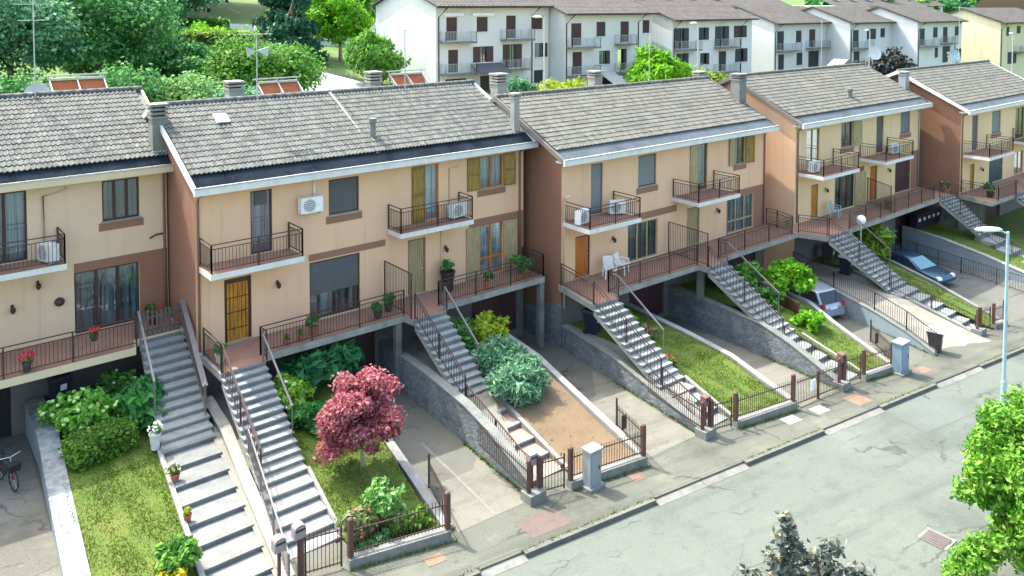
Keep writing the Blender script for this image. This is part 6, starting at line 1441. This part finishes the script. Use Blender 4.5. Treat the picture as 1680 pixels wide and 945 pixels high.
MB().bar((33.0, 34.85, 10.85), (35.2, 34.85, 10.85), .3, .25).build('awning_case', M['white'], w1); MB().bar((36.2, 34.85, 10.85), (38.7, 34.85, 10.85), .3, .25).build('awning_case', M['white'], w1)
D2_ = [(46.8, 48.2, 7.65, 9.9, 'c'), (50.3, 51.6, 8.5, 10.0, 'c'), (53.8, 55.1, 7.8, 10.0, 'c'), (57.2, 58.3, 8.7, 10.1, 'c'), (47.0, 48.3, 4.75, 7.0, 'c'), (50.7, 52.2, 5.6, 7.0, 'r'), (53.4, 54.7, 4.8, 7.1, 'r'), (51.2, 54, 2.3, 4.2, 'd')]
w2, _ = back_house('second white house from the left, above the pale striped awning', 45.9, 58.7, 32.7, 2.9, 10.85, D2_, balcs=[(46.1, 50.1, 7.5), (52.9, 55.4, 7.65), (46.1, 50.1, 4.65), (52.9, 55.4, 4.7)])
MB().prism([(50.8, 32.68, 4.75), (50.8, 30.5, 3.7), (50.8, 30.5, 3.62), (50.8, 32.68, 4.65)], (4.6, 0, 0)).build('awning', M['awning'], w2)
D3_ = [(60.4, 62.7, 6.95, 9.2, 'o'), (64.3, 66.2, 7.8, 9.2, 'o'), (67.4, 69.9, 7.0, 9.3, 'o'), (70.9, 73.3, 7.9, 9.3, 'o'), (68.1, 69.5, 4.1, 6.4, 'd'), (71.2, 73.5, 5.0, 6.6, 'o'), (64.8, 66.3, 5.0, 6.3, 'o'), (60.7, 62.7, 4.2, 6.4, 'o')]
back_house('third white house from the left, all its shutters folded open', 60.0, 74.4, 30.9, 2.2, 10.1, D3_, balcs=[(60.2, 64, 6.85), (67.2, 71.0, 6.9), (67.2, 71.0, 4.0)])
D4_ = [(78.9, 80.4, 6.15, 8.5, 'd'), (83.0, 84.3, 7.0, 8.5, 'd'), (86.0, 87.5, 6.3, 8.6, 'c'), (90.0, 91.5, 7.2, 8.6, 'c'), (79.2, 80.5, 3.5, 5.6, 'd'), (83.2, 84.6, 4.1, 5.7, 'd'), (85.9, 88.4, 3.3, 5.8, 'd'), (90.6, 92.3, 4.3, 5.8, 'd')]
back_house('fourth white house from the left, partly behind the satellite dish', 78.3, 93.2, 30.4, 1.8, 9.45, D4_, balcs=[(78.8, 83.0, 6.05), (85.2, 89.6, 6.2)])
D5_ = [(90.8, 92.3, 6.2, 8.5, 'd'), (94.3, 96.8, 7.2, 8.6, 'd'), (97.9, 99.2, 7.4, 8.6, 'd'), (91.1, 92.6, 3.7, 5.7, 'd')]
back_house('fifth white house from the left, mostly behind the dark purple tree', 90.1, 104, 27.0, 1.6, 9.45, D5_, balcs=[(90.5, 94.6, 6.1)])
D6_ = [(101.3, 102.8, 6.3, 8.6, 'd'), (105.2, 106.6, 7.3, 8.7, 'd'), (108.2, 109.7, 6.5, 8.7, 'd'), (112.0, 113.4, 7.4, 8.7, 'd'), (105.8, 106.9, 4.5, 5.9, 'd'), (108.2, 110.6, 3.7, 6.0, 'd'), (112.2, 114.2, 4.2, 5.5, 'd')]
back_house('farthest white house of the row, beside the pale yellow one', 100.7, 114.2, 23.2, 1.5, 9.5, D6_, balcs=[(101, 105.5, 6.2), (107.6, 111.2, 6.4)])
back_house('pale yellow house at the right edge behind the roofs', 119.8, 140, 20, 1.5, 9.2, [(121.8, 123.0, 7.25, 8.6, 'd'), (125.7, 127.3, 7.5, 8.6, 'd'), (122.5, 126, 3.0, 4.8, 'd'), (130, 131.5, 6.2, 8.5, 'd')], 'yellow_wall', balcs=[(124.8, 129, 4.7)])
# houses further up the hill, only their roofs in view
for i, (x, y, w_, lb) in enumerate([(80, 56, 40, 'left of the two far roofs above the white row'), (128, 52, 44, 'right of the two far roofs above the white row')]):
    z = 11.0; t = thing('far_house', lb, 'house', (x, y, z-6)); MB().box(x, x+w_, y, y+10, z-6, z+.4).build('walls', M['white_wall'], t)
    roof_tiles(x-.5, x+w_+.5, y-.7, z+.4, y+5, z+2.6, .8, .9).build('roof', M['tileW'], t)
    m_ = MB()
    for k in range(4): m_.prism([(x+3+k*6, y+1.2, z+1.45), (x+4.2+k*6, y+1.2, z+1.45), (x+4.2+k*6, y+2.6, z+2.0), (x+3+k*6, y+2.6, z+2.0)], (0, 0, .1))
    m_.build('skylights', M['zinc'], t)

# ------------------------------------------------------------------ hill: lane, lawns, hedges, trees
def drape(name, pts, mat, dz=.06, cat=None):
    mb = MB()
    for i in range(len(pts)-1):
        (a, b), (c, d) = pts[i], pts[i+1]; n = 4
        for k in range(n):
            f0, f1 = k/n, (k+1)/n; q = []
            for (u, f) in ((0, f0), (1, f0), (1, f1), (0, f1)):
                A = Vector(a).lerp(Vector(c), f); B = Vector(b).lerp(Vector(d), f); p = A if u == 0 else B; q.append((p.x, p.y, BZ(p.x, p.y)+dz+.14))
            mb.poly(q)
    return struct(mb.build(name, mat))
lane = m_asphalt('lane_asphalt', (.27, .29, .285), (.21, .23, .225), False)
drape('lane', [((14, 27), (18, 24)), ((17, 33), (23, 30)), ((20.5, 39.5), (27.5, 36.2)), ((20.5, 46), (25.3, 45.5)), ((19, 58), (24, 59)), ((21, 67), (27, 65)), ((30, 74), (34, 68)), ((60, 80), (62, 74))], lane)
drape('lane', [((25, 37), (30, 30)), ((33.5, 33), (33, 28)), ((60, 28), (60, 22)), ((110, 18), (110, 10))], lane, .05)
def hill_tree(name, label, px, py_, h, rx, mat, n=3500, size=.34, seed=1, cone=False, trunk=.2, zc=.58, **kw):
    z = BZ(px, py_); return tree(name, label, 'tree', (px, py_, z), (px, py_, z+h*zc), (rx, rx, h*(1-zc)), kw.pop('k', 40), n, size, L[mat], seed=seed, cone=cone, trunk=trunk, **kw)
def hill_bush(name, label, x, y, h, rx, mat, n=2200, size=.28, seed=1, **kw):
    z = BZ(x, y); return bush(name, label, 'shrub', (x, y, z+h*.5), (rx, rx*.9, h*.55), kw.pop('k', 26), n, size, L[mat], seed=seed, base=(x, y, z), **kw)
hill_tree('broadleaf_tree', 'bright green tree with a pale double trunk on the small lawn by the lane', 31.2, 51.5, 8.2, 3.5, 'bright', 11000, .24, 71, bark='bark_pale')
hill_bush('weeping_tree', 'rounded weeping green tree before the blank gable wall', 27.9, 38.2, 4.6, 2.6, 'mid', 9000, .2, 72, droop=.9, long=2.8)
hill_tree('conifer', 'dark drooping conifer beside the lane', 25.6, 50.5, 11, 3.2, 'conifer', 11000, .22, 73, cone=True, droop=.8, long=2.8, zc=.5)
hill_tree('conifer', 'second dark conifer further up behind the lane', 27.5, 58, 12, 3.6, 'conifer', 9000, .26, 74, cone=True, droop=.8, long=2.6, zc=.5)
hill_tree('broadleaf_tree', 'big dark tree at the top left of the photo', 5.2, 37, 9.8, 4.9, 'deep', 15000, .19, 75, k=110, zc=.52)
hill_tree('broadleaf_tree', 'blue-green tree with grey flecked leaves behind the tall left antenna', -.6, 33.5, 9.2, 3.9, 'deep2', 12000, .19, 76, k=90, zc=.52)
hill_tree('broadleaf_tree', 'dark tree rising at the very left edge behind the leftmost roof', -8.0, 32, 10, 4.6, 'deep', 10000, .2, 77, k=80, zc=.52)
hill_tree('broadleaf_tree', 'round green tree standing above the long olive hedge', 17.2, 62, 9.5, 4.6, 'deep2', 11000, .27, 78, k=50)
hill_tree('broadleaf_tree', 'tall far tree between the round green tree and the conifers', 30, 88, 11, 6, 'deep', 4500, .6, 79)
hill_tree('broadleaf_tree', 'far dark tree on the upper lawn left of the conifers', 24, 82, 9, 5, 'conifer', 4000, .55, 80)
hill_tree('broadleaf_tree', 'far tree at the top edge above the big dark tree', 8, 66, 12, 6.5, 'mid', 9000, .34, 81)
hill_tree('broadleaf_tree', 'far tree in the top left corner', -6, 60, 12, 6.5, 'deep', 9000, .34, 82)
hill_tree('broadleaf_tree', 'far tree behind the bright green one', 42, 80, 11, 6, 'deep2', 4500, .55, 83)
hill_tree('broadleaf_tree', 'far tree left of the nearest white house roof', 38, 64, 8, 4, 'mid', 3500, .45, 84)
z = BZ(12.5, 47); hedge_box('long_hedge', 'long tall olive hedge with a sunlit top behind the leftmost roofs', 'hedge', (12, 47, z), (12.8, 46.5, z+1.5), (7.5, .9, 1.6), 8000, .24, L['hedge'], -.12, 85, .1)
z = BZ(20, 64); hedge_box('garden_hedge', 'square clipped hedge beside the lane above the olive one', 'hedge', (20.5, 62, z), (20.5, 62, z+1.1), (2.6, 1.0, 1.2), 2600, .26, L['mid'], -.1, 86, .1)
hill_bush('garden_bush', 'light bush to the right behind the leftmost chimney', 14.2, 32.5, 5.2, 3.0, 'mid', 9000, .18, 87, k=50)
hill_bush('garden_bush', 'pale bush low behind the leftmost chimney', 8.2, 27.5, 3.8, 2.3, 'light2', 6000, .16, 88, k=36)
hill_bush('garden_bush', 'bush behind the roof chimney above the golden door', 11.6, 26, 3.8, 2.2, 'deep2', 5500, .16, 89, k=36)
hill_bush('garden_bush', 'leafy bush beside the butterfly antenna', 17.6, 33.5, 4.4, 2.7, 'mid', 7500, .18, 90, k=44)
hill_bush('garden_bush', 'bright leafy bush left of the lane behind the left-hand panels', 15.0, 26.5, 2.6, 1.7, 'bright', 3000, .17, 91)
hill_bush('garden_bush', 'dark bush behind the leftmost solar panels', 4.0, 26.5, 4.2, 3.2, 'deep', 8000, .17, 92, k=44)
hill_bush('garden_bush', 'dark bush behind the leftmost satellite dish', -1.8, 26, 4.2, 3.2, 'deep', 7500, .17, 93, k=44)
hill_bush('garden_bush', 'dark bush at the left edge behind the ridge', -7.6, 25.5, 4.4, 3.2, 'deep', 7000, .17, 94, k=44)
hill_bush('garden_bush', 'deep green thicket at the left end of the long olive hedge', 9.6, 41, 4.6, 3.6, 'deep', 8000, .2, 120, k=50)
hill_bush('garden_bush', 'dark thicket in front of the long olive hedge', 12.5, 38.5, 3.2, 3.0, 'deep', 6500, .2, 121, k=40)
hill_bush('garden_bush', 'bright bush behind the olive hedge below the round green tree', 17.5, 52, 3.6, 2.4, 'bright', 4000, .22, 122)
hill_bush('yellow_bush', 'small yellow-green bush at the ridge by the lane', 17.4, 24.5, 1.9, 1.1, 'yellow', 1000, .2, 95)
hill_bush('yellow_bush', 'yellow-green bush before the second white house', 39.5, 26.2, 3.3, 2.7, 'yellow', 5500, .19, 96)
hill_bush('garden_bush', 'dark green bush under the grey canopy', 36.8, 28.8, 2.9, 1.4, 'deep2', 1500, .24, 97)
hill_tree('bamboo', 'bright feathery bamboo clump before the third white house', 52.8, 26.5, 6.0, 3.0, 'bright', 10000, .22, 98, long=3.2, droop=.3, zc=.52)
hill_bush('cherry_bush', 'olive-red bush right of the bamboo', 58.5, 25.6, 3.8, 2.7, 'hedge', 5000, .22, 99)
hill_bush('garden_bush', 'dark low bush beside the fourth white house', 68, 23.5, 2.4, 2.2, 'deep2', 1600, .34, 100)
hill_bush('garden_bush', 'palm-like light bush before the fourth white house', 71.5, 23, 2.9, 2.0, 'mid', 1600, .36, 101)
hill_tree('purple_tree', 'dark purple-leaved tree before the fifth white house', 87.5, 21, 7.4, 4.3, 'purple', 9000, .32, 102, zc=.5)
hill_bush('garden_bush', 'light leafy bush left of the dark purple tree', 80, 19.5, 2.8, 2.4, 'mid', 1500, .4, 103)
hill_bush('yellow_bush', 'bright yellow-green bush before the pale yellow house', 108, 13, 2.9, 3.6, 'yellow', 1800, .45, 104)
hill_bush('garden_bush', 'far right bush at the edge beside the pale yellow house', 119, 13.5, 3.4, 2.6, 'mid', 1200, .45, 105)
for i, (x, y, h, r, m) in enumerate([(150, 62, 12, 9, 'deep'), (166, 60, 12, 9, 'mid'), (138, 90, 13, 10, 'deep2'), (182, 62, 12, 9, 'deep'), (120, 105, 13, 10, 'mid'), (200, 66, 12, 9, 'deep2'), (160, 105, 14, 11, 'deep')]):
    hill_tree('far_tree', ['far tree, first from the left above the yellow house roofs', 'far pale tree above the yellow house roofs', 'far tree between the last white roofs', 'far dark tree at the top right corner', 'far tree above the third white roof', 'far tree beyond the top right corner', 'farthest tree behind the top right ones'][i], x, y, h, r, m, 2600, 1.0, 110+i)
for i, (x, y, h, r, m, lb) in enumerate([(-14, 78, 13, 7, 'deep', 'far hill tree at the very top left'), (0, 82, 13, 7, 'mid', 'second far hill tree from the top left'), (13, 84, 12, 6.5, 'deep2', 'third far hill tree from the top left'), (36, 98, 13, 7, 'mid', 'far hill tree behind the conifers'), (46, 92, 12, 6, 'deep', 'far hill tree between the conifers and the white row'), (57, 96, 13, 7, 'deep2', 'far hill tree above the nearest white house'), (35, 72, 7, 3.2, 'bright', 'small bright far tree right of the conifers'), (22, 96, 13, 7, 'deep', 'far hill tree above the square clipped hedge')]):
    hill_tree('hill_tree', lb, x, y, h, r, m, 7000, .36, 140+i, k=60, zc=.55)
for i, (x, y, lb) in enumerate([(212, 78, 'far tree beyond the right end of the yellow house'), (236, 84, 'second far tree beyond the right end of the yellow house'), (262, 92, 'third far tree beyond the right end of the yellow house')]):
    hill_tree('far_tree', lb, x, y, 15, 12, ['deep', 'mid', 'deep2'][i], 2600, 1.1, 160+i)
# park posts and lamps behind
for i, (x, y, z0, h, lb) in enumerate([(33.3, 20.9, None, 9.6, 'grey lane lamp before the nearest white house'), (53.4, 21.9, None, 9.2, 'grey lane lamp before the third white house'), (79.8, 18.7, None, 8.4, 'grey lane lamp beside the dark purple tree'), (92, 8.0, None, 8.6, 'grey lane lamp at the right edge before the yellow house')]):
    z = BZ(x, y); top = [10.8, 10.0, 8.9, 8.6][i]; street_lamp(lb, x, y, top-z, z, (-.8, -.1), 'galv')
# white utility walls beside the lane
def low_wall(label, a, b, h, mat='pot_pale'):
    t = thing('boundary_wall', label, 'wall', (a[0], a[1], BZ(*a))); mb = MB(); n = 6
    for i in range(n):
        p = [a[k]+(b[k]-a[k])*i/n for k in (0, 1)]; q = [a[k]+(b[k]-a[k])*(i+1)/n for k in (0, 1)]; zp, zq = BZ(*p), BZ(*q)
        mb.hexa([(p[0], p[1], zp-.3), (q[0], q[1], zq-.3), (q[0], q[1]+.25, zq-.3), (p[0], p[1]+.25, zp-.3), (p[0], p[1], zp+h), (q[0], q[1], zq+h), (q[0], q[1]+.25, zq+h), (p[0], p[1]+.25, zp+h)])
    mb.build('wall_body', M[mat], t); return t
low_wall('pale low wall along the edge of the lane lawn', (25.2, 45.3), (28.2, 37.2), .35, 'pale_concrete')
low_wall('pale wall at the bend of the lane beside the conifer', (21.5, 69), (28.5, 68), 1.3)
low_wall('pale low wall left of the nearest white house gable', (30, 62), (37, 61), .9)
# ------------------------------------------------------------------ groups of look-alikes
GROUPS = {'hill_tree': 'far trees up the hill', 'terraced_house': 'peach terraced houses along the street', 'white_house': 'white terraced houses up the hill', 'garden_staircase': 'garden staircases up to the terraces',
          'front_fence': 'front fences along the pavement', 'entrance_gate': 'entrance gates along the pavement', 'letterbox': 'letterboxes at the gates', 'gate_block': 'concrete blocks under the gate posts',
          'utility_cabinet': 'utility cabinets on the pavement', 'wheelie_bin': 'wheelie bins', 'parked_car': 'cars parked in the driveways', 'plastic_chair': 'plastic chairs on the terraces',
          'air_conditioner': 'air conditioners on the fronts', 'flower_pot': 'potted plants on stairs and terraces', 'roof_antenna': 'antennas on the roofs', 'satellite_dish': 'satellite dishes on the roofs',
          'solar_panel': 'tilted solar panels on the roofs', 'garden_kerb': 'garden kerbs along the driveways', 'stair_kerb': 'kerbs along the stairs', 'retaining_wall': 'retaining walls along the driveways',
          'juniper': 'junipers beside the stairs', 'broadleaf_tree': 'trees on the hill', 'conifer': 'conifers by the lane', 'garden_bush': 'bushes behind the houses', 'far_tree': 'trees beyond the far roofs',
          'street_lamp': 'street lamps', 'laurel_shrub': 'shrubs of the leafy strip', 'boundary_wall': 'low walls by the lane', 'far_house': 'far roofs above the white row', 'yellow_bush': 'yellow-green bushes behind the houses'}
for o in scene.objects:
    if o.parent is None and 'category' in o and 'group' not in o:
        n = o.name.split('.')[0]
        if n in GROUPS: o['group'] = GROUPS[n]
